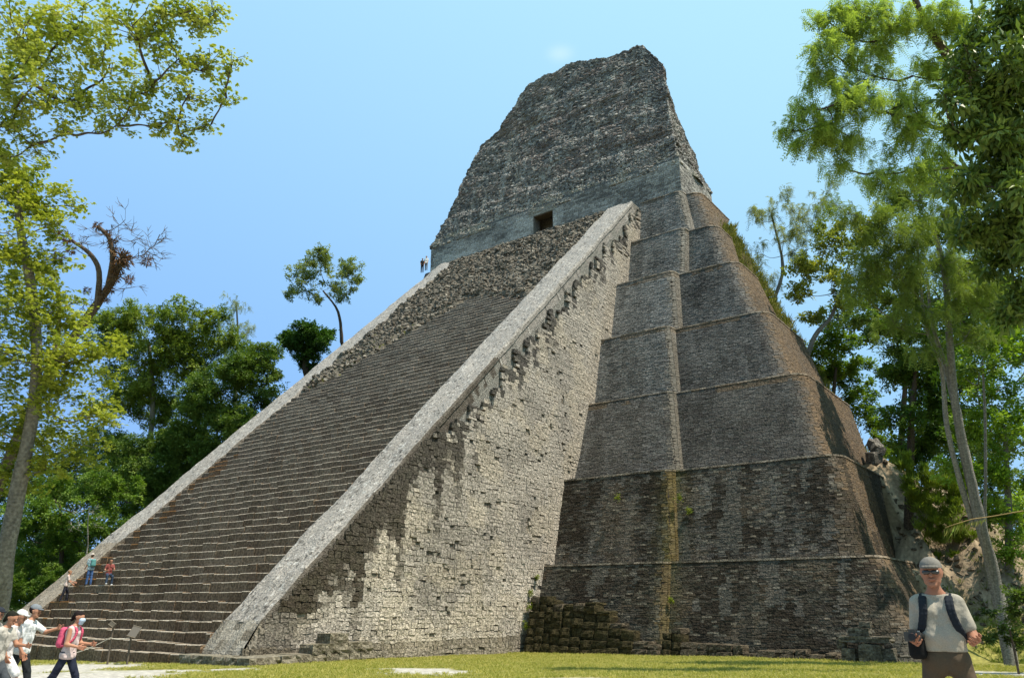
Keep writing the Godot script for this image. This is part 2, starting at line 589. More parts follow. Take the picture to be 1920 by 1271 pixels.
func balustrade(py: Node3D, side: int):
	# a sloping ramp of stone and mortar: a cross-section swept up the slope
	var g := Geo.new()
	var x1 := 0.06 if side == 0 else -WR - SW
	var x0 := -WR if side == 0 else -2 * WR - SW - 0.06
	var rows := 280
	var prof := [[0.0, -1.0], [0.0, -0.12], [0.07, 0.0]]
	for k in range(1, 18): prof.append([k / 18.0 * (x1 - x0), 0.02])
	prof += [[x1 - x0 - 0.07, 0.0], [x1 - x0, -0.12], [x1 - x0, -0.34], [x1 - x0 - 0.1, -0.4], [x1 - x0 - 0.1, -1.0]]
	var P := []
	for j in rows + 1:
		var s := lerpf(1.28, 37.0, float(j) / rows)     # distance back from the foot
		var row := []
		for k in prof.size():
			var x: float = x0 + prof[k][0]
			var h: float = prof[k][1]
			var d := 0.06 * nf.get_noise_2d(x * 2.0 + side * 50.0, s * 2.0) + rr(-0.018, 0.018) + 0.1 * nz.get_noise_2d(x * 5.0 + side * 90.0, s * 5.0)
			row.append(Vector3(x + d * 0.5, s * R / T + 0.41 + (h + d) * 0.8, -s + (h + d) * 0.6))
		P.append(row)
	for j in rows:
		for k in prof.size() - 1:
			var q: Vector3 = P[j][k]
			var f := rng.randf()
			var pa := nz.get_noise_3d(q.x * 7.0, q.y * 4.0, 9.0) * 0.5 + 0.5
			var c := Color(0.27, 0.24, 0.21).lerp(Color(0.68, 0.612, 0.55), clampf(0.55 * pa + 0.5 * f, 0.0, 1.0))
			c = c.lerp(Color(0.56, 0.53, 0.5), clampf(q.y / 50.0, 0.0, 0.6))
			if f > 0.94: c = c.lerp(Color(0.9, 0.86, 0.8), 0.5)
			if f < 0.05: c *= 0.55
			if side == 1 and q.y < 6.0: c = c.lerp(Color(0.36, 0.27, 0.17), 0.5)
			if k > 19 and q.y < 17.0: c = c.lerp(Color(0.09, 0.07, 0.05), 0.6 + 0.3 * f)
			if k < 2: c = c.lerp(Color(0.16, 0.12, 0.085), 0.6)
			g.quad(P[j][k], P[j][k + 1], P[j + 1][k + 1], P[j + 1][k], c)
	# foot: steep battered front down to the ground
	var foot := Geo.new()
	var zt := -1.28
	var yt := 1.28 * R / T + 0.41
	for i in 10:
		for j in 6:
			var q := []
			for o in [[0, 0], [1, 0], [1, 1], [0, 1]]:
				var u: float = (i + o[0]) / 10.0
				var v: float = (j + o[1]) / 6.0
				var x := lerpf(x0 + 0.02, x1 - 0.02, u)
				q.append(Vector3(x, lerpf(-0.5, yt + 0.09, v), lerpf(-0.05, zt - 0.06, v * v * 0.4 + 0.6 * v) + 0.1 * nf.get_noise_2d(x * 3.0, v * 5.0)))
			foot.quad(q[0], q[1], q[2], q[3], Color(0.26, 0.22, 0.17).lerp(Color(0.56, 0.5, 0.42), rng.randf()))
	foot.quad(Vector3(x1 - 0.02, -0.5, -0.05), Vector3(x1 - 0.02, -0.5, -4), Vector3(x1 - 0.02, yt, zt - 1.4), Vector3(x1 - 0.02, yt - 0.04, zt), Color(0.4, 0.35, 0.28))
	foot.quad(Vector3(x0 + 0.02, -0.5, -4), Vector3(x0 + 0.02, -0.5, -0.05), Vector3(x0 + 0.02, yt - 0.04, zt), Vector3(x0 + 0.02, yt, zt - 1.4), Color(0.4, 0.35, 0.28))
	# wall that carries the ramp
	var wl := Geo.new()
	var xo := x1 - 0.12 if side == 0 else x1
	var xi := x0 if side == 0 else x0 + 0.1
	for xx in [xo, xi]:
		wl.quad(Vector3(xx, -1.0, -0.6), Vector3(xx, -1.0, -40.0), Vector3(xx, 37.1, -40.0), Vector3(xx, 37.1, -37.0), Color(0.4, 0.385, 0.35))
		wl.tri(Vector3(xx, -1.0, -0.6), Vector3(xx, 37.1, -37.0), Vector3(xx, -0.2, -0.4), Color(0.4, 0.385, 0.35))
	wl.quad(Vector3(xi, 37.1, -37.0), Vector3(xo, 37.1, -37.0), Vector3(xo, 37.1, -39.5), Vector3(xi, 37.1, -39.5), Color(0.35, 0.33, 0.3))
	var o := obj("balustrade", g.mesh(), M.plaster, py)
	obj("ramp_foot", foot.mesh(), M.plaster, o)
	obj("carrying_wall", wl.mesh(), M.plaster, o)

func zback(y: float) -> float:    # where the flank of the stair meets the terraces
	for k in range(1, 8):
		if y <= TIERS[k][0]:
			var a: Array = TIERS[k - 1]
			var b: Array = TIERS[k]
			var v: float = (y - a[0]) / (b[0] - a[0])
			return lerpf(a[1] - LEDGE[k] + a[2], b[1] + b[2], v)
	return -39.0

func side_wall(py: Node3D):
	var wall := group_part("stair_side_wall", py)
	var list := []
	var y := -0.9
	var row := 0
	while y < 36.6:
		var h := rr(0.15, 0.29) if y < 16.0 else rr(0.15, 0.24)
		var z := zback(y + h * 0.5) - 0.05
		var zend := -(y + h - 0.1) * T / R + 0.1
		if y < 1.2: zend = -0.45 - 0.6 * maxf(y, 0.0)
		while z < zend:
			var L := rr(0.18, 0.5) if y < 16.0 else rr(0.25, 0.7)
			if z + L > zend: L = maxf(0.12, zend - z)
			# the upper band under the ramp is smooth render: the facing stops in ragged steps below it
			var zw := (z + L) + 0.7 * nz.get_noise_1d(floorf(z / 0.7) * 31.0)
			var zq := ceilf(zw / 1.25) * 1.25
			var below := (-zq * R / T) - (y + h)
			var band := smoothstep(9.0, 15.0, y) * (1.3 + 0.9 * (nz.get_noise_1d(z * 9.0) + 0.3))
			if below > band - 0.9 or y < 9.0 or band < 0.25:
				var w1 := 0.09 * nf.get_noise_2d(z * 0.9, y * 2.0)
				var w2 := 0.09 * nf.get_noise_2d((z + L) * 0.9, y * 2.0)
				var e := h * rr(0.9, 1.3)
				list.append([Vector3(0, y + w1 + rr(-0.03, 0.03), z + rr(-0.03, 0.03)), Vector3(0, y + w2 + rr(-0.03, 0.03), z + L + rr(-0.03, 0.03)), Vector3(0, y + w2 + e, z + L + rr(-0.03, 0.03)), Vector3(0, y + w1 + e + rr(-0.03, 0.03), z + rr(-0.03, 0.03)), band, below])
			z += L
		y += h
		row += 1
	var eye := Vector3(20.0, 1.5, 5.0)
	list.sort_custom(func(a, b): return a[0].distance_squared_to(eye) < b[0].distance_squared_to(eye))
	var rest := Geo.new()
	for i in list.size():
		var s: Array = list[i]
		var q: Vector3 = (s[0] + s[2]) * 0.5
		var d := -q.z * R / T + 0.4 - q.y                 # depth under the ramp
		var pa := nz.get_noise_3d(1.0, q.y * 4.0, q.z * 4.0) * 0.5 + 0.5
		var st := nz.get_noise_3d(7.0, q.y * 1.0, q.z * 14.0) * 0.5 + 0.5
		var f := rng.randf()
		var c := Color(0.4, 0.355, 0.31).lerp(Color(0.8, 0.71, 0.61), clampf(2.2 * (pa - 0.5) + 0.52 + 0.55 * (f - 0.5), 0.0, 1.0))
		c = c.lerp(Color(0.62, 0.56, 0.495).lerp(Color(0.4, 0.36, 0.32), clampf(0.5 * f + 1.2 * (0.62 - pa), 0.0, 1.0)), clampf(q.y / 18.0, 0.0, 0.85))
		var hollow := f > 0.985 or (f > 0.92 and pa < 0.38)
		if hollow: c = c.lerp(Color(0.12, 0.1, 0.075), 0.75)  # pockets of missing stone: the shade of the recess is painted in
		c = c.lerp(Color(0.8, 0.68, 0.52), clampf(nz.get_noise_3d(90.0, q.y * 6.0, q.z * 6.0) * 1.6, 0.0, 0.35))
		var near_back := q.z - zback(q.y)
		if near_back < 1.6 and q.y > 4.0: c = c.lerp(Color(0.6, 0.52, 0.43), 0.5)
		# lichen and damp below the edge, running down in streaks
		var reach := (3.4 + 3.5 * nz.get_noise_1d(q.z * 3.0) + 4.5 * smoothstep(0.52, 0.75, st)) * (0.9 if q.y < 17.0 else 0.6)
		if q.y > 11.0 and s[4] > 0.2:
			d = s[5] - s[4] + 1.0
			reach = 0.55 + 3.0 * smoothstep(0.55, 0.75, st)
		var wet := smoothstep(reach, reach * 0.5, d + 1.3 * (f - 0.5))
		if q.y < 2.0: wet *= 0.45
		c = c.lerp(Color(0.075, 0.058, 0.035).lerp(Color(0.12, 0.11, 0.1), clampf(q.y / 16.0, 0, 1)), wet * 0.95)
		if q.y < 0.6: c = c.lerp(Color(0.2, 0.16, 0.1), 0.5)
		var proud := 0.1 + 0.06 * smoothstep(0.0, 1.0, s[4]) - (0.085 if hollow else 0.0)
		if i < 300:
			var g := Geo.new()
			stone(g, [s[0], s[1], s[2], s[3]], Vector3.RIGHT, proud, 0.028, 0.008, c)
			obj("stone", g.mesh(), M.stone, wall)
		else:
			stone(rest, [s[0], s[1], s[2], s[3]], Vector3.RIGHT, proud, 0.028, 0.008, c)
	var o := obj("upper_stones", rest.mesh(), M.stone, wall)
	o.set_meta("kind", "stuff")

const DX0 := -12.63
const DX1 := -10.15
const DY1 := 40.55
func shrine(py: Node3D):
	var sh := group_part("shrine", py)
	var y0 := 36.9
	var y1 := 41.6
	var z0 := -39.4
	var back := Geo.new()
	var pc := Color(0.24, 0.24, 0.24)
	var xa := -26.95
	var xb := 3.88
	var th := 1.25
	for b in [[xa, DX0, y0, y1], [DX1, xb, y0, y1], [DX0, DX1, DY1, y1]]:
		back.box(Transform3D(Basis(), Vector3((b[0] + b[1]) / 2, (b[2] + b[3]) / 2, z0 - th / 2)), Vector3(b[1] - b[0], b[3] - b[2], th), pc)
	back.box(Transform3D(Basis(), Vector3(xb - th / 2, (y0 + y1) / 2, z0 - th - 3.1)), Vector3(th, y1 - y0, 6.2), pc)
	back.box(Transform3D(Basis(), Vector3(xa + th / 2, (y0 + y1) / 2, z0 - th - 3.1)), Vector3(th, y1 - y0, 6.2), pc)
	back.box(Transform3D(Basis(), Vector3(XM, (y0 + y1) / 2, z0 - th - 1.4)), Vector3(27.0, y1 - y0, 1.0), Color(0.36, 0.3, 0.26))
	obj("wall", back.mesh(), M.plaster, sh)
	var g := Geo.new()
	var cf := func(q: Vector3, v: float, s: int) -> Color:
		if q.x > DX0 - 0.02 and q.x < DX1 + 0.02 and q.y < DY1 and q.z > -40.0: return Color(0, 0, 0, 0)
		var pa := nz.get_noise_3d(q.x * 4.0, q.y * 6.0, q.z * 4.0) * 0.5 + 0.5
		var f := rng.randf()
		var up := (q.y - 37.0) / 4.4
		var pale := clampf(1.8 * pa + 0.6 * (f - 0.5) + 0.25 - 0.8 * up, 0.0, 1.0)
		if q.x > -9.0: pale = clampf(1.2 * (pa - 0.35) + 0.6 * (f - 0.5) + 0.2, 0.0, 1.0)
		var c := Color(0.24, 0.225, 0.21).lerp(Color(0.82, 0.78, 0.72), pale)
		if q.x > DX0 - 0.6 and q.x < DX1 + 0.6 and q.y > DY1: c = c.lerp(Color(0.5, 0.45, 0.36), 0.5)
		return c
	# the front in three lengths, so that the doorway keeps clean jambs
	for b in [[xa, DX0], [DX0, DX1], [DX1, xb]]:
		courses(g, [Vector3(b[0], y0 if b[0] != DX0 else DY1, z0), Vector3(b[1], y0 if b[0] != DX0 else DY1, z0)], [Vector3(b[0], y1 - 0.2, z0 + 0.001), Vector3(b[1], y1 - 0.2, z0 + 0.001)], 0.2, 0.42, 0.03, 0.026, 0.012, func(q, v, s): return cf.call(q + Vector3(0, 0, 0), v, s) if not (q.x > DX0 and q.x < DX1) else cf.call(Vector3(q.x, maxf(q.y, DY1), q.z), v, s))
	courses(g, [Vector3(xb, y0, z0), Vector3(xb, y0, z0 - 7.4)], [Vector3(xb, y1 - 0.2, z0), Vector3(xb, y1 - 0.2, z0 - 7.4)], 0.2, 0.42, 0.03, 0.026, 0.012, cf)
	var ws := obj("wall_stones", g.mesh(), M.stone, sh)
	ws.set_meta("kind", "stuff")
	# doorway: jambs, lintel and floor of the deep reveal
	var d := Geo.new()
	var dc := Color(0.36, 0.34, 0.31)
	d.box(Transform3D(Basis(), Vector3(DX0 + 0.03, (37.0 + DY1) / 2, z0 - 0.55)), Vector3(0.06, DY1 - 37.0, 1.1), dc)
	d.box(Transform3D(Basis(), Vector3(DX1 - 0.03, (37.0 + DY1) / 2, z0 - 0.55)), Vector3(0.06, DY1 - 37.0, 1.1), dc)
	var dw := obj("doorway", d.mesh(), M.plaster, sh)
	var li := Geo.new()
	li.box(Transform3D(Basis(), Vector3((DX0 + DX1) / 2, DY1 - 0.06, z0 - 0.55)), Vector3(DX1 - DX0 - 0.13, 0.12, 1.1), Color(0.2, 0.15, 0.1))
	obj("lintel", li.mesh(), M.plaster, dw)

func tab(t: Array, h: float) -> float:
	for i in t.size() - 1:
		if h <= t[i + 1][0]: return lerpf(t[i][1], t[i + 1][1], clampf((h - t[i][0]) / (t[i + 1][0] - t[i][0]), 0, 1))
	return t[-1][1]

func comb_point(s: float, v: float, w: float) -> Vector3:
	# s across the front, v up from shrine wall to crest, w back along the flank
	var hl := lerpf(40.9, 61.4, v)
	var hr := lerpf(40.9, 57.0, v)
	var xl := tab([[40.9, -27.0], [43.0, -26.4], [45.4, -25.7], [47.6, -24.3], [50.2, -24.0], [52.5, -22.9], [54.4, -22.3], [55.6, -20.2], [56.4, -19.4], [58.8, -17.9], [61.4, -16.2]], hl)
	var xr := tab([[40.9, 3.9], [43.0, 3.45], [44.7, 3.15], [49.0, 2.5], [52.0, 2.1], [54.6, 1.7], [56.0, 1.1], [57.0, 0.4]], hr)
	var x := lerpf(xl, xr, s)
	var crest := tab([[0.0, 0.0], [0.2, 0.75], [0.38, 1.9], [0.55, 1.1], [0.66, 1.2], [0.86, 1.9], [0.93, 1.6], [1.0, 0.0]], s)
	var h := lerpf(hl, hr, s) + crest * v * v
	var z := -39.4 - maxf(0.0, h - 41.0) * 0.18
	for lg in [44.6, 49.0, 53.4]: z -= 0.22 * smoothstep(lg - 0.15, lg + 0.15, h + 0.5 * nz.get_noise_1d(x * 4.0 + lg))
	var depth := tab([[40.9, 7.4], [44.0, 7.0], [47.0, 6.9], [49.5, 5.4], [53.4, 4.4], [58.0, 3.4], [62.0, 2.6]], h)
	z -= depth * w
	x -= w * 0.12 * (h - 41.0) * s
	var hq := roundf(h / 0.6) * 0.6
	var rough := 0.32 * nf.get_noise_3d(x * 0.8, hq * 1.1, z * 0.9) + 0.25 * nz.get_noise_3d(x * 5.0, hq * 7.0, z * 5.0)
	return Vector3(x + rough * (0.9 if s > 0.5 else -0.9) * (1.0 if s < 0.02 or s > 0.98 else 0.15), h + 0.35 * nf.get_noise_1d(x * 1.6) * v * v, z + rough * 0.75)

func roof_comb(py: Node3D):
	var g := Geo.new()
	var st := Geo.new()
	var ns := 56
	var nw := 12
	var rows := 96
	var prev := []
	for j in rows + 1:
		var v := float(j) / rows
		var ring := []
		for i in ns + 1: ring.append(comb_point(float(i) / ns, v, 0.0))
		for i in range(1, nw + 1): ring.append(comb_point(1.0, v, float(i) / nw))
		for i in range(1, 9): ring.append(comb_point(1.0 - i / 8.0, v, 1.0))
		for i in range(1, 5): ring.append(comb_point(0.0, v, 1.0 - i / 4.0))
		if prev.size():
			for i in ring.size() - 1:
				var q: Vector3 = ring[i]
				var f := rng.randf()
				g.quad(prev[i], prev[i + 1], ring[i + 1], ring[i], Color(0.12, 0.11, 0.11).lerp(Color(0.3, 0.28, 0.27), f))
			var vv := v
			courses(st, prev.slice(0, ns + nw + 1), ring.slice(0, ns + nw + 1), 5.0, 0.3, 0.05, 0.085, 0.02, func(p, _a, _s): return comb_col(p, vv), 0.0, 0.12)
		prev = ring
	var m := ns + nw
	for i in ns:     # crest
		var b0: Vector3 = comb_point(float(i) / ns, 1.0, 1.0)
		var b1: Vector3 = comb_point(float(i + 1) / ns, 1.0, 1.0)
		g.quad(prev[i], prev[i + 1], b1, b0, Color(0.16, 0.15, 0.14))
	var o := obj("roof_comb", g.mesh(), M.rubble, py)
	var f := obj("comb_stones", st.mesh(), M.stone, o)
	f.set_meta("kind", "stuff")
	# roof slab that closes the shrine
	var r := Geo.new()
	r.box(Transform3D(Basis(), Vector3(XM, 41.25, -43.2)), Vector3(30.0, 0.4, 7.0), Color(0.12, 0.12, 0.12))
	obj("roof_slab", r.mesh(), M.rubble, o)

func comb_col(q: Vector3, v: float) -> Color:
	var pa := nz.get_noise_3d(q.x * 3.0, q.y * 5.0, q.z * 3.0) * 0.5 + 0.5
	var pb := nz.get_noise_3d(q.x * 8.0 + 200.0, q.y * 8.0, q.z * 8.0) * 0.5 + 0.5
	var f := rng.randf()
	var c := Color(0.2, 0.188, 0.18).lerp(Color(0.7, 0.66, 0.62), clampf(0.45 * pa + 0.7 * (f - 0.35) + 0.5 * (pb - 0.45), 0.0, 1.0))
	var red := smoothstep(0.5, 0.68, pa) * (0.5 if q.x > -14.0 else 0.4)
	c = c.lerp(Color(0.34, 0.24, 0.21).lerp(Color(0.17, 0.135, 0.125), f), red)
	if pb > 0.68: c = c.lerp(Color(0.72, 0.7, 0.64), minf(0.9, (pb - 0.68) * 5.0))
	if f > 0.95: c = Color(0.7, 0.67, 0.62)
	var vs := nz.get_noise_3d(q.x * 14.0, q.y * 1.2, 40.0) * 0.5 + 0.5
	c = c.lerp(Color(0.74, 0.7, 0.65), smoothstep(0.62, 0.75, vs) * 0.55)
	c = c.lerp(Color(0.66, 0.63, 0.59), smoothstep(3.2, 0.0, q.y - 40.5 - 2.0 * (pa - 0.5)) * 0.5)
	if q.y < 42.2 and pb > 0.5: c = c.lerp(Color(0.62, 0.57, 0.46), 0.5)
	if v > 0.9 and q.x < -8.0: c = c.lerp(Color(0.36, 0.35, 0.33), 0.4)
	return c

func mound():
	# the unexcavated back of the pyramid: earth lying against the right flank
	var g := Geo.new()
	var P := []
	var zs := []
	for i in 44: zs.append(1.2 - i * 0.8)
	for i in zs.size():
		var z := 0.0
		var row := []
		for j in 40:
			var h := lerpf(-1.0, 36.5, j / 39.0)
			var x := 21.3 - (h + 0.75) * 0.424
			var zc := -34.5 - 0.2 * maxf(0.0, h - 4.0)        # where the earth begins at this height
			z = zc + zs[i]
			var grow := smoothstep(0.0, 6.0, zc - z + 1.2 * nz.get_noise_2d(h * 6.0, 3.0))
			x += -0.9 + (1.5 if h > 12.0 else lerpf(3.3, 1.5, clampf(h / 12.0, 0.0, 1.0))) * grow + (0.7 * nz.get_noise_2d(z * 5.0, h * 5.0) + 0.4 * nf.get_noise_2d(z, h)) * grow - 0.55 * maxf(0.0, zc - z - 4.0)
			row.append(Vector3(x, h, z))
		P.append(row)
	for i in P.size() - 1:
		for j in 39:
			var n := nf.get_noise_2d(i * 1.2, j * 1.2) * 0.5 + 0.5
			var c := Color(0.1, 0.09, 0.03).lerp(Color(0.2, 0.15, 0.07), n)
			if j < 15: c = Color(0.5, 0.39, 0.27).lerp(Color(0.2, 0.15, 0.09), n)
			g.quad(P[i][j], P[i][j + 1], P[i + 1][j + 1], P[i + 1][j], c)
	var o := obj("mound", g.mesh(), M.rubble, self)
	o.set_meta("kind", "structure")

# ------------------------------------------------------------------ foliage
func leaf(g: Geo, at: Vector3, dir: Vector3, up: Vector3, ln: float, wd: float, col := Color.WHITE):
	var side := dir.cross(up).normalized()
	var nrm := side.cross(dir).normalized()
	var tip := at + dir * ln - nrm * ln * 0.12
	var mid := at + dir * ln * 0.45
	var l := mid + side * wd * 0.5 + nrm * wd * 0.15
	var r := mid - side * wd * 0.5 + nrm * wd * 0.15
	g.tri(at, l, tip, col)
	g.tri(at, tip, r, col)

func rand_dir() -> Vector3:
	return Vector3(rr(-1, 1), rr(-1, 1), rr(-1, 1)).normalized()

func leaves():
	for kind in ["palmate", "broad", "feather", "glossy", "grass"]:
		var g := Geo.new()
		if kind == "palmate":
			for k in 5:
				var c := rand_dir() * rr(0.2, 0.8)
				var up := (Vector3.UP + rand_dir() * 0.7).normalized()
				var f := up.cross(rand_dir()).normalized()
				for q in 5:
					leaf(g, c, f.rotated(up, (q - 2) * 0.62) * 1.0 - up * 0.25, up, rr(0.34, 0.5) * (1.0 - 0.12 * absf(q - 2)), 0.2)
		elif kind == "broad":
			for k in 11:
				var d := (rand_dir() + Vector3(0, -0.1, 0)).normalized()
				leaf(g, d * rr(0.1, 0.65), (d + rand_dir() * 0.6).normalized(), (Vector3.UP + rand_dir() * 0.6).normalized(), rr(0.34, 0.5), rr(0.22, 0.3))
		elif kind == "glossy":
			for k in 7:
				var d := (rand_dir() + Vector3(0, -0.3, 0)).normalized()
				leaf(g, d * rr(0.1, 0.6), (d + rand_dir() * 0.5 - Vector3(0, 0.3, 0)).normalized(), (Vector3.UP + rand_dir() * 0.6).normalized(), rr(0.5, 0.75), rr(0.24, 0.32))
		elif kind == "feather":
			for k in 5:
				var d := (rand_dir() + Vector3(0, -0.25, 0)).normalized()
				var up := (Vector3.UP + rand_dir() * 0.5).normalized()
				var s := d.cross(up).normalized()
				var p := rand_dir() * 0.25
				for q in 7:
					for sd in [-1, 1]:
						leaf(g, p + d * (0.12 + 0.11 * q) - Vector3(0, 0.012 * q * q, 0), (s * sd + d * 0.5).normalized(), up, 0.2, 0.075)
		else:
			for k in 9:
				var d := (Vector3.UP * 1.1 + rand_dir() * 0.8).normalized()
				leaf(g, Vector3(rr(-0.3, 0.3), -0.2, rr(-0.3, 0.3)), d, rand_dir(), rr(0.6, 1.1), rr(0.07, 0.13))
		leaf_mesh[kind] = g.mesh()

func leaf_mat(back: Color, rough: float) -> StandardMaterial3D:
	var m := StandardMaterial3D.new()
	m.vertex_color_use_as_albedo = true
	m.cull_mode = BaseMaterial3D.CULL_DISABLED
	m.roughness = rough
	m.metallic_specular = 0.35
	m.backlight_enabled = true
	m.backlight = back.linear_to_srgb()
	return m

func tree(called: String, label: String, grp: String, bark: String, kind: String, trunk_in: Array, r0: float, r1: float, lobes: Array, o: Dictionary):
	rng.seed = hash(label)
	var base: Vector3 = trunk_in[0]
	base.y = minf(base.y, gh(base.x, base.z) - 0.15) if called != "slope_bush" else base.y
	var cat := "bush" if called.ends_with("bush") else "tree"
	var t := thing(called, label, cat, base, grp)
	var line := [Vector3.ZERO]
	for i in range(1, trunk_in.size()): line.append(trunk_in[i] - base)
	if trunk_in[0].y - base.y > 1.0: line.insert(1, trunk_in[0] - base)
	var bc := Color(0.36, 0.33, 0.29) if bark == "pale" else (Color(0.52, 0.48, 0.4) if bark == "bleached" else Color(0.17, 0.13, 0.1))
	var sm := smooth_line(line, 5)
	var tg := Geo.new()
	tube(tg, sm, r0, r1, 10, bc, 0.32)
	var bm: Material = M[bark]
	var trunk := obj("trunk", tg.mesh(), bm, t)
	for st in o.get("stems", []):
		var sl := []
		for p in st: sl.append(p - base)
		var sg := Geo.new()
		tube(sg, smooth_line(sl, 4), r0 * 0.5, r1 * 0.6, 7, bc * 1.2, 0.2)
		obj("stem", sg.mesh(), bm, trunk)
		sm.append_array(smooth_line(sl, 4))
	var tw := Geo.new()
	var tr := []
	var col := []
	var s: float = o.get("s", 0.4)
	var bare_: bool = o.get("bare", false)
	var ntw: int = o.get("twigs", 5)
	var fl: float = o.get("sy", 0.8)
	var nsm := sm.size()
	var tops: Vector3 = sm[nsm - 1]
	lobes.sort_custom(func(a, b): return (a[0] - base).distance_squared_to(tops) < (b[0] - base).distance_squared_to(tops))
	for lb in lobes:
		var c: Vector3 = lb[0] - base
		var r: float = lb[1]
		# a limb from the nearest place on the trunk below the lobe
		var best := 0
		var bd := 1e9
		for i in sm.size():
			var d: float = sm[i].distance_to(c) + maxf(0.0, sm[i].y - c.y + 0.5 * r) * 1.5
			if i < nsm * 0.35: d += 3.0
			if d < bd: bd = d; best = i
		var a: Vector3 = sm[best]
		var L := a.distance_to(c)
		var limb := [a]
		var bend := rand_dir() * L * 0.12
		for k in range(1, 5):
			var u := k / 4.0
			limb.append(a.lerp(c, u) + Vector3(0, -L * 0.1 * sin(PI * u), 0) + bend * sin(PI * u) + rand_dir() * L * 0.03)
		var lr := clampf(L * o.get("thick", 0.016), 0.015, lerpf(r0, r1, clampf(float(best) / nsm, 0, 1)) * 0.6)
		var lg := Geo.new()
		var ls := smooth_line(limb, 4)
		tube(lg, ls, lr, maxf(0.012, lr * 0.35), 6, bc, 0.2)
		if r0 > 0.1: obj("limb", lg.mesh(), bm, t)
		for q in range(int(ls.size() * 0.45), ls.size()): sm.append(ls[q])
		# twigs
		var ends := []
		for k in ntw:
			var p: Vector3 = ls[rng.randi_range(int(ls.size() * 0.5), ls.size() - 1)]
			var e := c + rand_dir() * r * rr(0.6, 1.0) * Vector3(1, fl, 1)
			var m := p.lerp(e, 0.5) + rand_dir() * r * 0.18
			tube(tw, [p, m, e], maxf(0.008, lr * 0.3), 0.005 + r * 0.003, 4, bc)
			ends.append(e); ends.append(m)
			if bare_:
				for q in 5:
					var p2 := m.lerp(e, rr(0, 1))
					var e2 := p2 + ((e - m).normalized() + rand_dir() * 0.9).normalized() * r * rr(0.3, 0.7)
					tube(tw, [p2, p2.lerp(e2, 0.5) + rand_dir() * r * 0.06, e2], 0.012, 0.005, 3, bc * 1.3)
		if bare_: continue
		var n := int(float(o.dens) * 4.2 * (r / s) * (r / s)) + 3
		var nc := maxi(3, n / 12)
		var cl := ends
		for k in nc: cl.append(c + rand_dir() * Vector3(1, fl, 1) * r * pow(rng.randf(), 0.4))
		var tone := []
		for k in cl.size(): tone.append(clampf(rng.randf() * 0.8 + rr(-0.1, 0.3), 0, 1))
		for k in n:
			var w := rng.randi_range(0, cl.size() - 1)
			var p: Vector3 = cl[w] + rand_dir() * r * 0.3 * rng.randf()
			var sc := s * rr(0.45, 1.3)
			var b := Basis.from_euler(Vector3(rr(-0.6, 0.6), rr(0, TAU), rr(-0.6, 0.6))).scaled(Vector3.ONE * sc)
			tr.append(Transform3D(b, p))
			var cc: Color = (o.dark as Color).lerp(o.light, clampf(tone[w] + rr(-0.2, 0.2), 0, 1))
			col.append(cc)
	if tw.v.size(): obj("twigs", tw.mesh(), bm, t)
	if tr.size():
		var cr := multi("crown", leaf_mesh[kind], leaf_mat(o.back, o.get("rough", 0.55)), tr, col, t)
		cr.set_meta("kind", "stuff")
	for e in o.get("epi", []):      # shaggy plants growing on the limbs
		var eg := Geo.new()
		for k in 150:
			var d := rand_dir()
			leaf(eg, (e[0] as Vector3) - base + d * e[1] * rr(0.1, 0.6), (d + Vector3(0, -0.2, 0)).normalized(), rand_dir(), e[1] * rr(0.3, 0.6), e[1] * 0.12, Color(0.09, 0.05, 0.028).lerp(Color(0.24, 0.14, 0.075), rng.randf()))
		obj("epiphyte", eg.mesh(), M.vert, t)

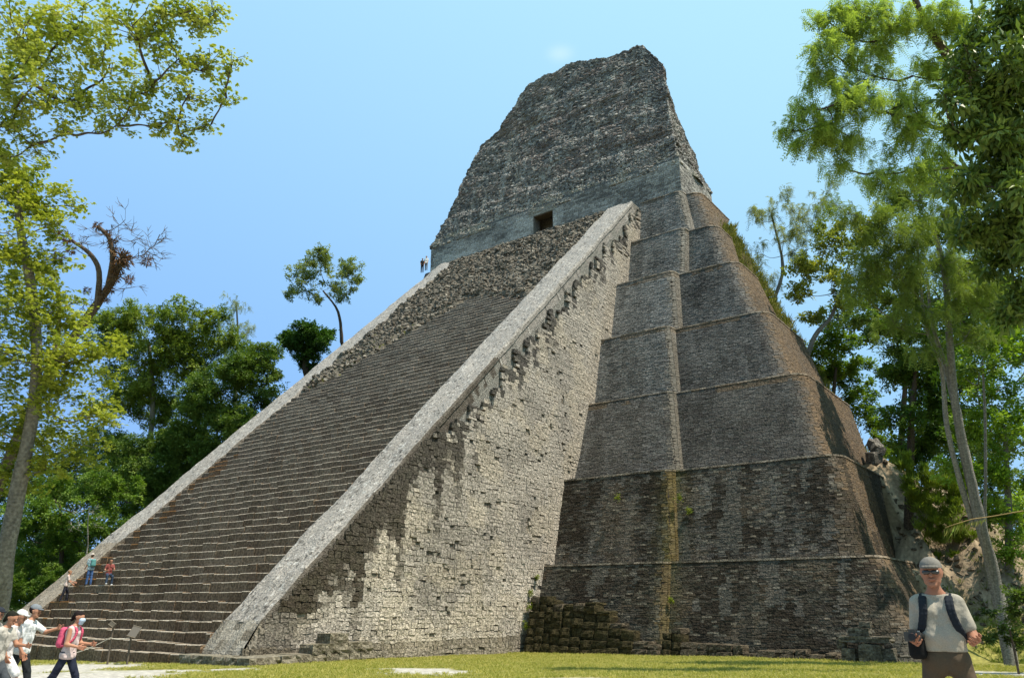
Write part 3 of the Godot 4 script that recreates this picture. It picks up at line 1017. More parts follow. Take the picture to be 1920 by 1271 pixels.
func grass():
	rng.seed = 31
	var tr := []
	var col := []
	var k := 0
	while k < 90000:
		k += 1
		# the lawn between the path and the pyramid
		var x := rr(-32.0, 30.0)
		var z := rr(-21.0, 12.0)
		var d := Vector2(x - 28.2, z - 19.4).length()
		if d < 18.0 or (x < 0.3 and z < -0.2) or z < -19.6: continue
		if bare(x, z) > 0.25 + 0.5 * rng.randf(): continue
		var s := rr(0.05, 0.12) * (1.5 if z < -17.5 else 1.0)
		tr.append(Transform3D(Basis(Vector3.UP, rr(0, TAU)).scaled(Vector3(s * 1.6, s, s * 1.6)), Vector3(x, gh(x, z) + s * 0.18, z)))
		col.append(Color(0.25, 0.27, 0.04).lerp(Color(0.56, 0.48, 0.17), rng.randf()))
	var o := multi("grass", leaf_mesh["grass"], leaf_mat(Color(0.8, 0.9, 0.3), 0.7), tr, col, self)
	o.set_meta("kind", "stuff")
	o.set_meta("label", "short sunlit grass on the lawn in front of the pyramid")
	o.set_meta("category", "grass")
	# ground cover under the trees and over the bank
	tr = []; col = []
	for q in 46000:
		var x := rr(12.0, 60.0)
		var z := rr(-75.0, -10.0)
		var y := gh(x, z)
		var on := nz.get_noise_2d(x * 3.0, z * 3.0)
		if x > 60.0 or x < lerpf(26.0, 20.6, smoothstep(-18.0, -36.0, z)) + on * 3.0: continue
		var s := rr(0.15, 0.4)
		tr.append(Transform3D(Basis(Vector3.UP, rr(0, TAU)).scaled(Vector3.ONE * s), Vector3(x, y + s * 0.2, z)))
		col.append(Color(0.07, 0.11, 0.015).lerp(Color(0.24, 0.28, 0.05), rng.randf()))
	for q in 16000:
		var x := rr(-75.0, -22.0)
		var z := rr(-60.0, 8.0)
		if x > -24.0 and z < 1.0 and z > -2.0: continue
		var s := rr(0.2, 0.5)
		tr.append(Transform3D(Basis(Vector3.UP, rr(0, TAU)).scaled(Vector3.ONE * s), Vector3(x, gh(x, z) + s * 0.2, z)))
		col.append(Color(0.05, 0.09, 0.015).lerp(Color(0.16, 0.2, 0.04), rng.randf()))
	# weeds over the earth of the mound
	for q in 6000:
		var h := rr(6.0, 36.0)
		var z := rr(-44.0, -36.0) - 0.2 * maxf(0.0, h - 4.0)
		if h < 15.0 and rng.randf() < 0.6: continue
		var dz := -34.5 - 0.2 * maxf(0.0, h - 4.0) - z
		var x := 21.3 - (h + 0.75) * 0.424 - 0.9 + 1.5 * smoothstep(0.0, 6.0, dz) - 0.55 * maxf(0.0, dz - 4.0) + rr(-0.4, 0.4)
		var s := rr(0.3, 0.7)
		tr.append(Transform3D(Basis(Vector3.UP, rr(0, TAU)).scaled(Vector3.ONE * s), Vector3(x, h, z)))
		col.append(Color(0.1, 0.12, 0.02).lerp(Color(0.3, 0.27, 0.07), rng.randf()))
	var u := multi("undergrowth", leaf_mesh["grass"], leaf_mat(Color(0.7, 0.8, 0.3), 0.7), tr, col, self)
	u.set_meta("kind", "stuff")
	u.set_meta("label", "weeds and undergrowth covering the forest floor and the mound")
	u.set_meta("category", "undergrowth")

func bank_stones():
	# rubble lying on the bare earth at the right flank
	rng.seed = 91
	var g := Geo.new()
	for k in 1500:
		var z := rr(-46.0, -25.0)
		var x := rr(17.5, 31.0)
		var y := gh(x, z)
		if y < 0.4: continue
		var s := rr(0.06, 0.3) * rng.randf() + 0.05
		g.box(Transform3D(Basis.from_euler(Vector3(rr(-0.6, 0.6), rr(0, TAU), rr(-0.6, 0.6))), Vector3(x, y, z)), Vector3(s * 1.4, s * 0.8, s), Color(0.2, 0.155, 0.11).lerp(Color(0.44, 0.36, 0.27), rng.randf()), s * 0.22, rng)
	var o := obj("bank_rubble", g.mesh(), M.rubble, self)
	o.set_meta("kind", "stuff")
	o.set_meta("label", "loose stones scattered over the bare earth bank right of the pyramid")
	o.set_meta("category", "rubble")

func far_wood():
	# the jungle that closes the view all round
	rng.seed = 12
	var tr := []
	var col := []
	for k in 330:
		var a := rr(0, TAU)
		var d := rr(98.0, 165.0)
		var c := Vector3(5.0 + cos(a) * d, 0, -15.0 + sin(a) * d)
		c.y = gh(c.x, c.z)
		var H := rr(9.0, 19.0)
		var r := rr(3.5, 6.0)
		var tone := rng.randf()
		for q in 110:
			var p := rand_dir() * pow(rng.randf(), 0.4) * r
			p.y = p.y * 0.7 + H - r * 0.6 if q < 75 else rr(0.5, H - 3.0)
			tr.append(Transform3D(Basis.from_euler(Vector3(rr(-0.6, 0.6), rr(0, TAU), rr(-0.6, 0.6))).scaled(Vector3.ONE * rr(0.9, 1.8)), c + p))
			col.append(Color(0.035, 0.07, 0.014).lerp(Color(0.19, 0.25, 0.05), clampf(tone * 0.7 + rr(-0.1, 0.4), 0, 1)))
	var o := multi("far_wood", leaf_mesh["broad"], leaf_mat(Color(0.6, 0.7, 0.2), 0.6), tr, col, self)
	o.set_meta("kind", "stuff")
	o.set_meta("label", "distant jungle closing the view behind the nearer trees")
	o.set_meta("category", "forest")

func forest():
	bank_stones()
	far_wood()
	tree("maple_leaved_tree", "bright yellow-green broad-leaved tree with a leaning grey trunk at the left edge", "trees around the clearing", "pale", "palmate", [Vector3(4.6,1.7,10.2), Vector3(5.1,3.1,10.5), Vector3(5.7,5.1,10.8), Vector3(6.2,6.4,11.0), Vector3(6.7,8.0,11.3), Vector3(7.1,9.9,11.9), Vector3(7.2,11.7,12.6), Vector3(7.4,13.0,13.0)], 0.27, 0.07, [[Vector3(6.5,9.0,11.5),1.5], [Vector3(6.9,7.7,10.5),1.1], [Vector3(7.6,8.7,10.4),0.8], [Vector3(5.4,7.0,10.7),1.2], [Vector3(7.0,6.4,10.0),0.7], [Vector3(6.1,10.5,11.9),1.0], [Vector3(7.9,11.2,13.1),1.1], [Vector3(7.7,12.4,12.5),0.8], [Vector3(5.1,5.7,10.7),0.8], [Vector3(7.7,7.2,10.0),0.6], [Vector3(7.0,10.0,11.2),0.8], [Vector3(7.7,12.7,13.3),0.8], [Vector3(7.7,11.0,11.9),0.7], [Vector3(6.7,9.2,12.9),1.7], [Vector3(5.4,7.3,11.9),1.4], [Vector3(6.6,5.9,10.4),0.6], [Vector3(8.3,6.9,10.0),0.3], [Vector3(7.9,8.5,11.2),0.8], [Vector3(7.5,13.2,13.3),0.6], [Vector3(7.3,13.2,12.6),0.5], [Vector3(6.9,12.5,12.7),0.7], [Vector3(8.3,11.7,12.1),0.4], [Vector3(8.3,12.3,11.8),0.3]], {"s":.21,"dens":2.5,"dark":Color(.21,.27,.03),"light":Color(.52,.56,.1),"back":Color(1,1,.5),"sy":.9})
	tree("overhanging_tree", "light green spreading tree whose boughs reach across the upper left sky", "trees around the clearing", "dark", "palmate", [Vector3(3.0,0.2,14.7), Vector3(4.4,5.0,15.7), Vector3(5.9,8.8,16.3), Vector3(7.8,11.7,16.1), Vector3(9.3,12.8,15.5), Vector3(10.2,13.4,15.0)], 0.42, 0.16, [[Vector3(11.9,14.1,14.9),1.0], [Vector3(12.1,14.8,13.9),0.9], [Vector3(13.6,14.2,13.5),0.7], [Vector3(12.0,12.9,14.5),0.9], [Vector3(11.5,13.4,13.4),0.8], [Vector3(13.2,12.7,13.0),0.6], [Vector3(14.1,13.7,12.6),0.6], [Vector3(14.1,14.0,11.8),0.5], [Vector3(14.2,14.8,12.2),0.5], [Vector3(13.7,12.5,12.2),0.4], [Vector3(12.0,14.2,13.1),0.8], [Vector3(10.6,12.5,14.3),0.5], [Vector3(14.5,13.1,11.6),0.3], [Vector3(14.1,14.6,13.0),0.5], [Vector3(13.0,13.5,12.5),0.5], [Vector3(11.4,14.2,14.1),0.9], [Vector3(9.0,14.9,15.1),1.3], [Vector3(14.0,12.6,11.6),0.3], [Vector3(14.1,13.1,12.2),0.5], [Vector3(14.9,13.8,11.8),0.3], [Vector3(12.7,12.3,13.0),0.4], [Vector3(13.8,12.0,12.0),0.3], [Vector3(11.9,12.2,13.7),0.4], [Vector3(10.6,11.7,14.2),0.5], [Vector3(10.8,12.1,13.9),0.4], [Vector3(11.3,12.5,14.5),0.6], [Vector3(13.2,12.5,12.3),0.3], [Vector3(13.6,14.3,13.1),0.5], [Vector3(14.5,14.7,12.7),0.5], [Vector3(14.6,15.0,12.2),0.3]], {"s":.17,"thick":0.03,"dens":1.7,"dark":Color(.24,.31,.03),"light":Color(.5,.53,.14),"back":Color(1,1,.5),"twigs":9})
	tree("bare_tree", "leafless tree with shaggy brown epiphytes on its crooked limbs against blue sky", "trees around the clearing", "dark", "none", [Vector3(-8.6,1.1,6.6), Vector3(-6.9,5.0,7.0), Vector3(-4.3,9.8,7.1), Vector3(-2.9,11.7,6.9), Vector3(-1.8,13.1,6.7), Vector3(-1.1,14.1,6.5), Vector3(-0.5,14.9,6.5), Vector3(-0.3,15.4,6.5)], 0.26, 0.1, [[Vector3(-2.5,14.5,7.8),0.6], [Vector3(-1.7,15.6,7.9),0.7], [Vector3(-0.8,16.2,7.3),0.7], [Vector3(-0.8,16.0,6.9),0.5], [Vector3(0.6,15.0,6.5),0.7], [Vector3(-0.2,16.4,5.9),0.9], [Vector3(1.4,15.0,6.0),0.7], [Vector3(-0.3,16.8,6.7),0.8], [Vector3(-0.6,14.3,5.7),0.7], [Vector3(1.5,15.8,6.1),0.6], [Vector3(-2.9,15.6,8.2),0.6], [Vector3(-1.8,13.6,7.1),0.5], [Vector3(-0.3,16.0,6.7),0.4]], {"bare":true,"stems":[[Vector3(-1.5,13.4,6.6), Vector3(-1.2,14.7,6.9), Vector3(-1.4,15.4,7.3), Vector3(-1.9,15.9,7.9)],[Vector3(-3.4,11.1,7.0), Vector3(-2.9,12.7,7.3), Vector3(-2.6,14.0,7.7), Vector3(-2.9,14.4,8.1)],[Vector3(-1.1,14.1,6.5), Vector3(-0.7,15.1,6.7), Vector3(-0.6,15.9,7.0), Vector3(-0.9,16.4,7.4)]],"epi":[[Vector3(-0.4,15.2,6.5),0.53], [Vector3(-0.5,14.9,6.5),0.43], [Vector3(-0.7,14.5,6.5),0.35], [Vector3(-1.0,14.1,6.5),0.32], [Vector3(0.4,15.1,5.9),0.32], [Vector3(-0.6,15.8,6.9),0.25], [Vector3(-0.9,16.4,7.4),0.25], [Vector3(-0.6,16.1,7.1),0.21], [Vector3(-2.3,16.1,8.3),0.32], [Vector3(-2.9,14.3,8.0),0.32], [Vector3(-1.9,15.9,8.0),0.32], [Vector3(-1.7,14.0,7.0),0.21], [Vector3(-0.3,14.4,6.1),0.25], [Vector3(-2.4,15.2,8.0),0.35], [Vector3(-1.9,15.5,7.8),0.28], [Vector3(-0.2,15.2,6.4),0.32], [Vector3(-1.3,13.9,6.6),0.28], [Vector3(-0.6,15.5,6.8),0.25], [Vector3(-1.2,13.7,6.5),0.28]]})
	tree("broad_crowned_tree", "mid green tree with a broad crown standing between the bright tree and the staircase", "trees around the clearing", "pale", "broad", [Vector3(-53.0,2.5,-25.7), Vector3(-50.3,14.6,-22.6), Vector3(-48.4,21.9,-20.9), Vector3(-47.4,28.2,-18.9)], 0.5, 0.16, [[Vector3(-48.3,28.3,-15.3),2.5], [Vector3(-46.1,30.0,-16.8),2.1], [Vector3(-43.7,29.8,-18.9),2.7], [Vector3(-44.7,28.8,-23.1),2.3], [Vector3(-47.6,25.1,-17.9),3.1], [Vector3(-47.1,26.0,-21.9),3.1], [Vector3(-53.3,23.0,-19.6),2.8], [Vector3(-50.2,21.4,-22.9),3.1], [Vector3(-52.2,18.1,-18.7),2.5], [Vector3(-51.0,30.2,-14.9),1.2], [Vector3(-44.5,28.0,-21.2),2.5], [Vector3(-50.4,28.6,-18.0),2.2], [Vector3(-44.7,27.7,-18.8),2.5], [Vector3(-44.4,25.9,-23.6),2.5], [Vector3(-49.3,23.3,-21.5),2.8], [Vector3(-42.6,30.8,-23.0),1.9], [Vector3(-47.8,29.8,-15.8),1.9], [Vector3(-41.9,28.7,-24.7),1.9]], {"s":.55,"dens":6.0,"dark":Color(.08,.14,.02),"light":Color(.3,.37,.07),"back":Color(.7,.75,.3)})
	tree("slender_pale_tree", "tall thin grey-green tree with sparse foliage rising behind the left forest", "trees around the clearing", "pale", "feather", [Vector3(-50.8,12.3,-33.7), Vector3(-48.4,23.9,-30.5), Vector3(-46.7,30.8,-28.8), Vector3(-46.0,35.1,-27.5)], 0.35, 0.06, [[Vector3(-46.8,33.3,-26.1),1.6], [Vector3(-45.6,34.4,-27.5),1.5], [Vector3(-47.6,32.1,-28.1),2.0], [Vector3(-46.3,32.3,-29.9),1.5], [Vector3(-46.8,29.2,-28.7),2.1], [Vector3(-49.8,31.4,-27.6),1.3], [Vector3(-46.1,29.7,-29.9),1.6], [Vector3(-46.2,35.3,-26.8),1.0]], {"s":.6,"dens":1.3,"dark":Color(.2,.25,.12),"light":Color(.4,.45,.22),"back":Color(.6,.6,.3)})
	tree("dark_forest_tree", "dense dark green tree pressed against the left side of the staircase", "trees around the clearing", "dark", "broad", [Vector3(-40.8,6.4,-25.3), Vector3(-38.2,14.6,-23.6), Vector3(-36.6,20.5,-22.3)], 0.5, 0.2, [[Vector3(-36.8,21.2,-20.6),3.0], [Vector3(-33.5,23.0,-21.8),2.3], [Vector3(-32.1,24.0,-22.8),1.3], [Vector3(-35.0,18.1,-22.1),2.8], [Vector3(-41.0,17.7,-21.5),2.8], [Vector3(-43.8,14.8,-22.7),2.8], [Vector3(-42.4,13.9,-18.8),2.6], [Vector3(-37.2,15.8,-21.6),2.1], [Vector3(-48.6,11.5,-20.2),2.6], [Vector3(-32.6,23.1,-24.2),0.8], [Vector3(-33.8,25.3,-22.0),1.3], [Vector3(-42.6,11.5,-20.1),2.6], [Vector3(-39.5,20.6,-20.7),2.3], [Vector3(-43.3,17.3,-20.7),2.6], [Vector3(-44.6,16.0,-18.0),2.3], [Vector3(-32.4,25.3,-23.1),1.2], [Vector3(-34.1,23.4,-20.7),2.1], [Vector3(-49.3,13.9,-18.0),2.3]], {"s":.55,"dens":8.0,"dark":Color(.05,.1,.015),"light":Color(.2,.27,.05),"back":Color(.5,.6,.2)})
	tree("shady_forest_tree", "low leafy forest tree in deep green under the bright left crown", "trees around the clearing", "dark", "broad", [Vector3(-44.9,1.6,-13.7), Vector3(-43.7,6.4,-12.5), Vector3(-43.0,10.7,-11.2)], 0.3, 0.1, [[Vector3(-42.9,9.6,-9.2),2.3], [Vector3(-42.8,8.1,-12.4),2.3], [Vector3(-47.5,5.6,-11.9),2.3], [Vector3(-38.9,8.6,-13.4),2.1], [Vector3(-43.4,5.5,-14.1),1.8], [Vector3(-45.0,11.8,-11.4),2.1], [Vector3(-38.4,11.6,-14.7),1.6], [Vector3(-48.3,3.3,-11.8),2.1], [Vector3(-43.7,3.7,-12.4),1.4], [Vector3(-40.0,11.5,-12.7),2.1], [Vector3(-45.0,8.8,-8.6),2.3]], {"s":.5,"dens":5.5,"dark":Color(.06,.12,.015),"light":Color(.22,.32,.05),"back":Color(.7,.8,.3)})
	tree("lone_hill_tree", "slim tree with an open crown alone against the sky above the left balustrade", "trees around the clearing", "dark", "broad", [Vector3(-52.7,33.0,-49.7), Vector3(-52.0,37.2,-48.5), Vector3(-51.6,41.2,-47.1), Vector3(-52.7,44.0,-45.0)], 0.4, 0.1, [[Vector3(-53.5,48.6,-44.7),2.7], [Vector3(-48.7,46.4,-45.7),2.6], [Vector3(-54.9,45.3,-42.6),2.6], [Vector3(-53.1,45.2,-46.7),2.1], [Vector3(-49.1,45.7,-48.0),1.2], [Vector3(-57.2,43.9,-43.1),1.2], [Vector3(-51.4,49.1,-43.7),1.4], [Vector3(-50.8,42.9,-46.9),1.1], [Vector3(-54.2,43.5,-44.9),1.4], [Vector3(-49.4,44.0,-47.5),0.9]], {"s":.65,"dens":3.6,"dark":Color(.14,.19,.05),"light":Color(.34,.38,.13),"back":Color(.6,.65,.3)})
	tree("round_vine_tree", "rounded dark green vine-covered tree below the slim hill tree", "trees around the clearing", "dark", "broad", [Vector3(-51.3,26.8,-42.9), Vector3(-50.5,31.4,-41.5), Vector3(-50.1,34.0,-40.7)], 0.6, 0.3, [[Vector3(-50.8,34.5,-39.1),1.8], [Vector3(-48.5,34.7,-41.1),2.1], [Vector3(-49.0,35.5,-39.5),1.7], [Vector3(-49.8,33.1,-40.8),1.8], [Vector3(-48.4,35.7,-42.7),1.3], [Vector3(-52.4,35.6,-39.4),1.0], [Vector3(-50.5,31.8,-41.7),1.1]], {"s":.75,"dens":13.0,"dark":Color(.03,.07,.012),"light":Color(.09,.17,.03),"back":Color(.5,.6,.2)})
	tree("backing_forest_tree", "hazy yellow-green forest tree seen through gaps behind the left dark trees", "trees around the clearing", "dark", "broad", [Vector3(-79.2,4.6,-42.3), Vector3(-75.7,18.8,-38.8), Vector3(-73.6,25.9,-37.3)], 0.5, 0.2, [[Vector3(-90.7,18.8,-27.6),6.0], [Vector3(-82.9,18.5,-31.3),6.0], [Vector3(-74.6,19.6,-34.2),5.3], [Vector3(-70.7,22.7,-38.4),4.5], [Vector3(-67.1,27.7,-43.8),3.8], [Vector3(-63.5,30.6,-45.3),2.9], [Vector3(-87.3,10.2,-31.9),6.0], [Vector3(-84.6,10.4,-38.8),4.5], [Vector3(-98.1,8.3,-30.6),6.0], [Vector3(-77.2,16.1,-40.9),4.5]], {"s":.9,"dens":6.0,"dark":Color(.04,.07,.014),"light":Color(.12,.17,.04),"back":Color(.6,.7,.2)})
	tree("bare_sapling", "bleached leafless sapling beside the foot of the left balustrade", "trees around the clearing", "bleached", "none", [Vector3(-37.8,5.9,-11.8), Vector3(-37.4,7.3,-11.5), Vector3(-37.2,8.4,-11.2), Vector3(-36.8,9.8,-10.9)], 0.07, 0.03, [[Vector3(-38.2,8.4,-10.7),0.6], [Vector3(-36.9,8.4,-11.8),0.5], [Vector3(-36.4,9.6,-11.1),0.5], [Vector3(-37.7,9.6,-10.6),0.6], [Vector3(-36.2,9.0,-11.6),0.3], [Vector3(-38.4,8.1,-10.4),0.3]], {"bare":true,"twigs":3})
	tree("feathery_tree", "tall feathery light green tree leaning in over the upper right sky", "trees around the clearing", "dark", "feather", [Vector3(27.6,0.3,-16.7), Vector3(28.2,8.3,-13.7), Vector3(28.4,15.1,-10.9), Vector3(28.0,19.0,-8.9), Vector3(27.2,20.7,-7.6), Vector3(26.7,22.5,-6.4), Vector3(26.8,24.1,-5.8)], 0.3, 0.07, [[Vector3(24.2,22.0,-5.5),1.0], [Vector3(25.0,22.3,-5.8),1.0], [Vector3(23.8,20.7,-4.7),0.8], [Vector3(25.2,21.5,-6.9),1.0], [Vector3(22.7,19.0,-5.2),0.6], [Vector3(23.7,19.4,-5.7),0.9], [Vector3(24.7,18.9,-5.4),1.0], [Vector3(22.2,18.3,-5.0),0.5], [Vector3(22.7,17.6,-5.3),0.6], [Vector3(23.9,18.0,-6.7),0.8], [Vector3(26.0,21.7,-6.2),0.9], [Vector3(26.1,20.4,-7.7),0.9], [Vector3(25.1,19.0,-7.1),0.9], [Vector3(23.2,17.2,-6.5),0.5], [Vector3(27.1,21.6,-6.8),0.9], [Vector3(24.3,16.9,-7.4),0.8], [Vector3(24.3,20.6,-6.0),0.9], [Vector3(25.3,18.2,-7.9),0.8], [Vector3(23.1,18.2,-5.4),0.7], [Vector3(23.4,20.3,-5.5),0.7], [Vector3(23.7,22.2,-4.8),0.5], [Vector3(26.1,18.8,-8.0),0.9], [Vector3(26.2,17.8,-9.1),0.8], [Vector3(27.4,20.3,-8.9),0.9], [Vector3(23.5,18.3,-5.9),0.8], [Vector3(25.3,16.9,-7.9),0.8], [Vector3(27.9,21.6,-7.0),0.8]], {"s":.4,"thick":0.034,"dens":5.0,"dark":Color(.22,.3,.04),"light":Color(.44,.55,.14),"back":Color(.9,.95,.4),"twigs":8})
	tree("glossy_leaved_tree", "close dark tree with big glossy leaves along the upper right edge", "trees around the clearing", "dark", "glossy", [Vector3(28.8,-1.2,-2.4), Vector3(29.6,4.7,-0.4), Vector3(29.4,8.7,1.4), Vector3(29.0,10.6,2.5), Vector3(28.8,12.1,3.3)], 0.3, 0.1, [[Vector3(28.2,13.2,3.8),0.5], [Vector3(28.7,13.6,3.3),0.6], [Vector3(28.4,12.2,3.7),0.7], [Vector3(28.0,11.9,3.6),0.5], [Vector3(28.4,11.3,2.9),0.6], [Vector3(27.9,10.8,3.1),0.5], [Vector3(28.1,9.9,3.4),0.6], [Vector3(27.7,9.5,2.7),0.5], [Vector3(27.9,8.9,2.5),0.5], [Vector3(27.5,11.2,3.8),0.4], [Vector3(27.3,10.2,3.7),0.4], [Vector3(27.9,8.1,2.2),0.4], [Vector3(27.3,9.5,3.1),0.4], [Vector3(28.8,10.8,2.4),0.9], [Vector3(29.2,13.0,3.0),0.8], [Vector3(27.5,11.7,4.4),0.3], [Vector3(28.4,8.7,2.7),0.7], [Vector3(27.5,7.7,2.4),0.4], [Vector3(28.5,11.9,3.2),0.6], [Vector3(28.1,11.1,3.8),0.5], [Vector3(27.9,12.5,4.0),0.4], [Vector3(28.0,9.5,2.6),0.5]], {"s":.3,"dens":6.5,"dark":Color(.05,.09,.015),"light":Color(.2,.26,.05),"back":Color(.5,.6,.2),"rough":.32})
	tree("twin_trunked_tree", "tall tree with pale paired trunks and a tangled sparse olive crown at right", "trees around the clearing", "pale", "feather", [Vector3(24.3,3.1,-20.9), Vector3(24.3,5.7,-19.7), Vector3(24.3,8.3,-18.7), Vector3(24.4,10.5,-17.8), Vector3(24.7,12.9,-17.0), Vector3(25.1,15.7,-16.1), Vector3(25.1,17.9,-15.2)], 0.27, 0.09, [[Vector3(24.3,17.3,-13.3),1.4], [Vector3(25.0,16.5,-15.6),1.3], [Vector3(23.2,17.6,-13.1),1.1], [Vector3(23.7,15.3,-13.9),1.3], [Vector3(22.5,15.9,-13.3),0.9], [Vector3(25.8,18.1,-15.1),1.1], [Vector3(26.2,15.4,-16.2),1.1], [Vector3(24.3,14.2,-15.3),1.1], [Vector3(22.5,18.0,-12.3),0.7], [Vector3(25.5,13.5,-17.3),0.9], [Vector3(24.9,19.2,-14.1),1.1], [Vector3(21.8,18.8,-12.5),0.6], [Vector3(23.7,19.2,-13.7),0.9], [Vector3(25.3,14.6,-16.0),1.1], [Vector3(26.8,17.5,-17.5),1.0], [Vector3(24.1,16.3,-13.7),1.1], [Vector3(22.9,16.5,-13.8),1.1], [Vector3(21.9,15.1,-13.4),1.0], [Vector3(22.9,13.9,-15.0),1.0], [Vector3(23.8,12.7,-15.6),0.9], [Vector3(25.6,16.4,-17.1),1.1], [Vector3(25.7,19.5,-14.6),0.9], [Vector3(26.7,14.5,-16.8),0.9]], {"s":.45,"dens":3.3,"dark":Color(.13,.19,.04),"light":Color(.3,.39,.09),"back":Color(.7,.7,.3),"twigs":10,"stems":[[Vector3(24.0,5.6,-19.9), Vector3(23.9,7.4,-19.0), Vector3(23.9,9.7,-18.0), Vector3(24.2,12.1,-17.2), Vector3(24.0,14.0,-16.3), Vector3(24.4,17.3,-15.2)],[Vector3(24.3,10.3,-18.6), Vector3(24.3,12.2,-17.8), Vector3(24.2,13.9,-17.0), Vector3(24.4,15.9,-16.3)]]})
	tree("airy_tree", "wispy grey-green tree against the sky behind the upper right slope of the pyramid", "trees around the clearing", "pale", "feather", [Vector3(6.9,25.6,-49.7), Vector3(8.0,29.0,-49.1), Vector3(9.4,32.3,-48.7), Vector3(9.5,37.0,-46.7)], 0.3, 0.08, [[Vector3(9.1,37.2,-46.9),1.7], [Vector3(10.4,34.6,-46.8),1.7], [Vector3(7.9,33.7,-47.1),1.4], [Vector3(11.4,36.8,-47.6),1.7], [Vector3(12.9,37.8,-49.3),1.7], [Vector3(8.2,31.7,-49.3),1.2], [Vector3(10.8,34.3,-50.0),1.5], [Vector3(8.3,36.9,-45.7),1.0], [Vector3(14.5,40.0,-50.0),1.2], [Vector3(12.0,35.8,-49.8),1.8], [Vector3(11.1,38.8,-46.8),1.0]], {"s":.6,"dens":2.0,"dark":Color(.2,.24,.09),"light":Color(.4,.43,.16),"back":Color(.6,.6,.3),"twigs":7})
	tree("leaning_tree", "yellow-green tree with a crooked pale trunk leaning out from the pyramid mound", "trees around the clearing", "pale", "broad", [Vector3(12.0,18.6,-40.7), Vector3(12.5,20.2,-40.4), Vector3(13.5,22.2,-40.3), Vector3(14.9,23.8,-40.7), Vector3(16.3,26.5,-40.5)], 0.3, 0.1, [[Vector3(16.3,29.2,-37.9),1.8], [Vector3(13.2,25.6,-38.9),1.4], [Vector3(14.5,27.4,-39.1),1.7], [Vector3(16.9,29.1,-41.7),1.8], [Vector3(13.3,24.1,-40.6),1.3], [Vector3(18.8,30.2,-41.2),1.8], [Vector3(15.9,24.8,-40.4),1.3], [Vector3(13.2,27.6,-38.7),1.1], [Vector3(15.7,26.0,-38.6),1.4], [Vector3(17.8,26.1,-40.4),1.5]], {"s":.6,"dens":4.0,"dark":Color(.14,.19,.03),"light":Color(.4,.42,.09),"back":Color(.8,.8,.3)})
	tree("ivy_dark_tree", "dark green bushy tree between the pyramid mound and the twin trunks", "trees around the clearing", "dark", "broad", [Vector3(18.9,6.2,-34.0), Vector3(19.8,10.2,-33.0), Vector3(20.5,13.3,-32.2), Vector3(21.4,16.4,-31.5)], 0.3, 0.12, [[Vector3(20.8,16.4,-31.3),1.6], [Vector3(21.6,15.2,-32.6),1.6], [Vector3(20.1,13.1,-30.8),1.3], [Vector3(21.3,12.4,-33.6),1.6], [Vector3(20.1,11.3,-34.1),1.4], [Vector3(22.1,18.1,-30.8),1.4], [Vector3(20.0,18.5,-29.4),1.0], [Vector3(22.9,16.8,-31.6),1.3], [Vector3(21.0,18.1,-29.9),1.2], [Vector3(21.8,14.2,-34.3),1.4]], {"s":.5,"dens":6.5,"dark":Color(.03,.075,.012),"light":Color(.14,.22,.03),"back":Color(.5,.6,.2)})
	tree("mound_tree", "rounded leafy green tree on the mound just right of the middle terraces", "trees around the clearing", "dark", "broad", [Vector3(12.7,15.9,-45.0), Vector3(13.3,18.4,-44.4), Vector3(13.9,20.4,-43.9)], 0.25, 0.1, [[Vector3(13.2,21.5,-42.6),1.5], [Vector3(13.9,20.8,-45.6),1.6], [Vector3(14.6,18.9,-46.7),1.6], [Vector3(15.1,17.0,-46.6),1.2], [Vector3(14.8,22.2,-43.0),1.5], [Vector3(12.9,20.3,-44.8),1.4], [Vector3(15.3,20.4,-45.0),1.2], [Vector3(15.7,15.9,-47.0),1.0]], {"s":.55,"dens":7.0,"dark":Color(.06,.12,.015),"light":Color(.25,.34,.04),"back":Color(.7,.8,.2)})
	tree("bright_forest_tree", "sunlit green forest tree filling the right edge behind the twin trunks", "trees around the clearing", "pale", "broad", [Vector3(23.7,2.7,-32.5), Vector3(24.6,7.4,-31.1), Vector3(25.3,11.6,-29.9)], 0.25, 0.1, [[Vector3(25.5,15.8,-27.6),1.5], [Vector3(26.0,14.1,-31.0),1.5], [Vector3(24.6,11.6,-29.3),1.5], [Vector3(25.2,9.3,-30.0),1.5], [Vector3(24.1,7.1,-30.8),1.3], [Vector3(24.7,5.4,-30.9),1.3], [Vector3(24.6,13.8,-28.7),1.2], [Vector3(24.0,9.3,-29.7),1.3], [Vector3(26.6,11.4,-30.0),1.8], [Vector3(27.0,16.2,-30.1),1.5], [Vector3(23.3,7.2,-31.0),1.0], [Vector3(26.6,17.7,-26.5),1.5], [Vector3(24.7,18.2,-26.6),1.3], [Vector3(22.7,9.3,-28.3),1.2], [Vector3(23.2,11.8,-29.4),1.2], [Vector3(25.5,7.5,-32.7),1.5], [Vector3(23.6,14.7,-26.6),1.1]], {"s":.5,"dens":3.4,"dark":Color(.09,.17,.015),"light":Color(.34,.46,.06),"back":Color(.8,.9,.3)})
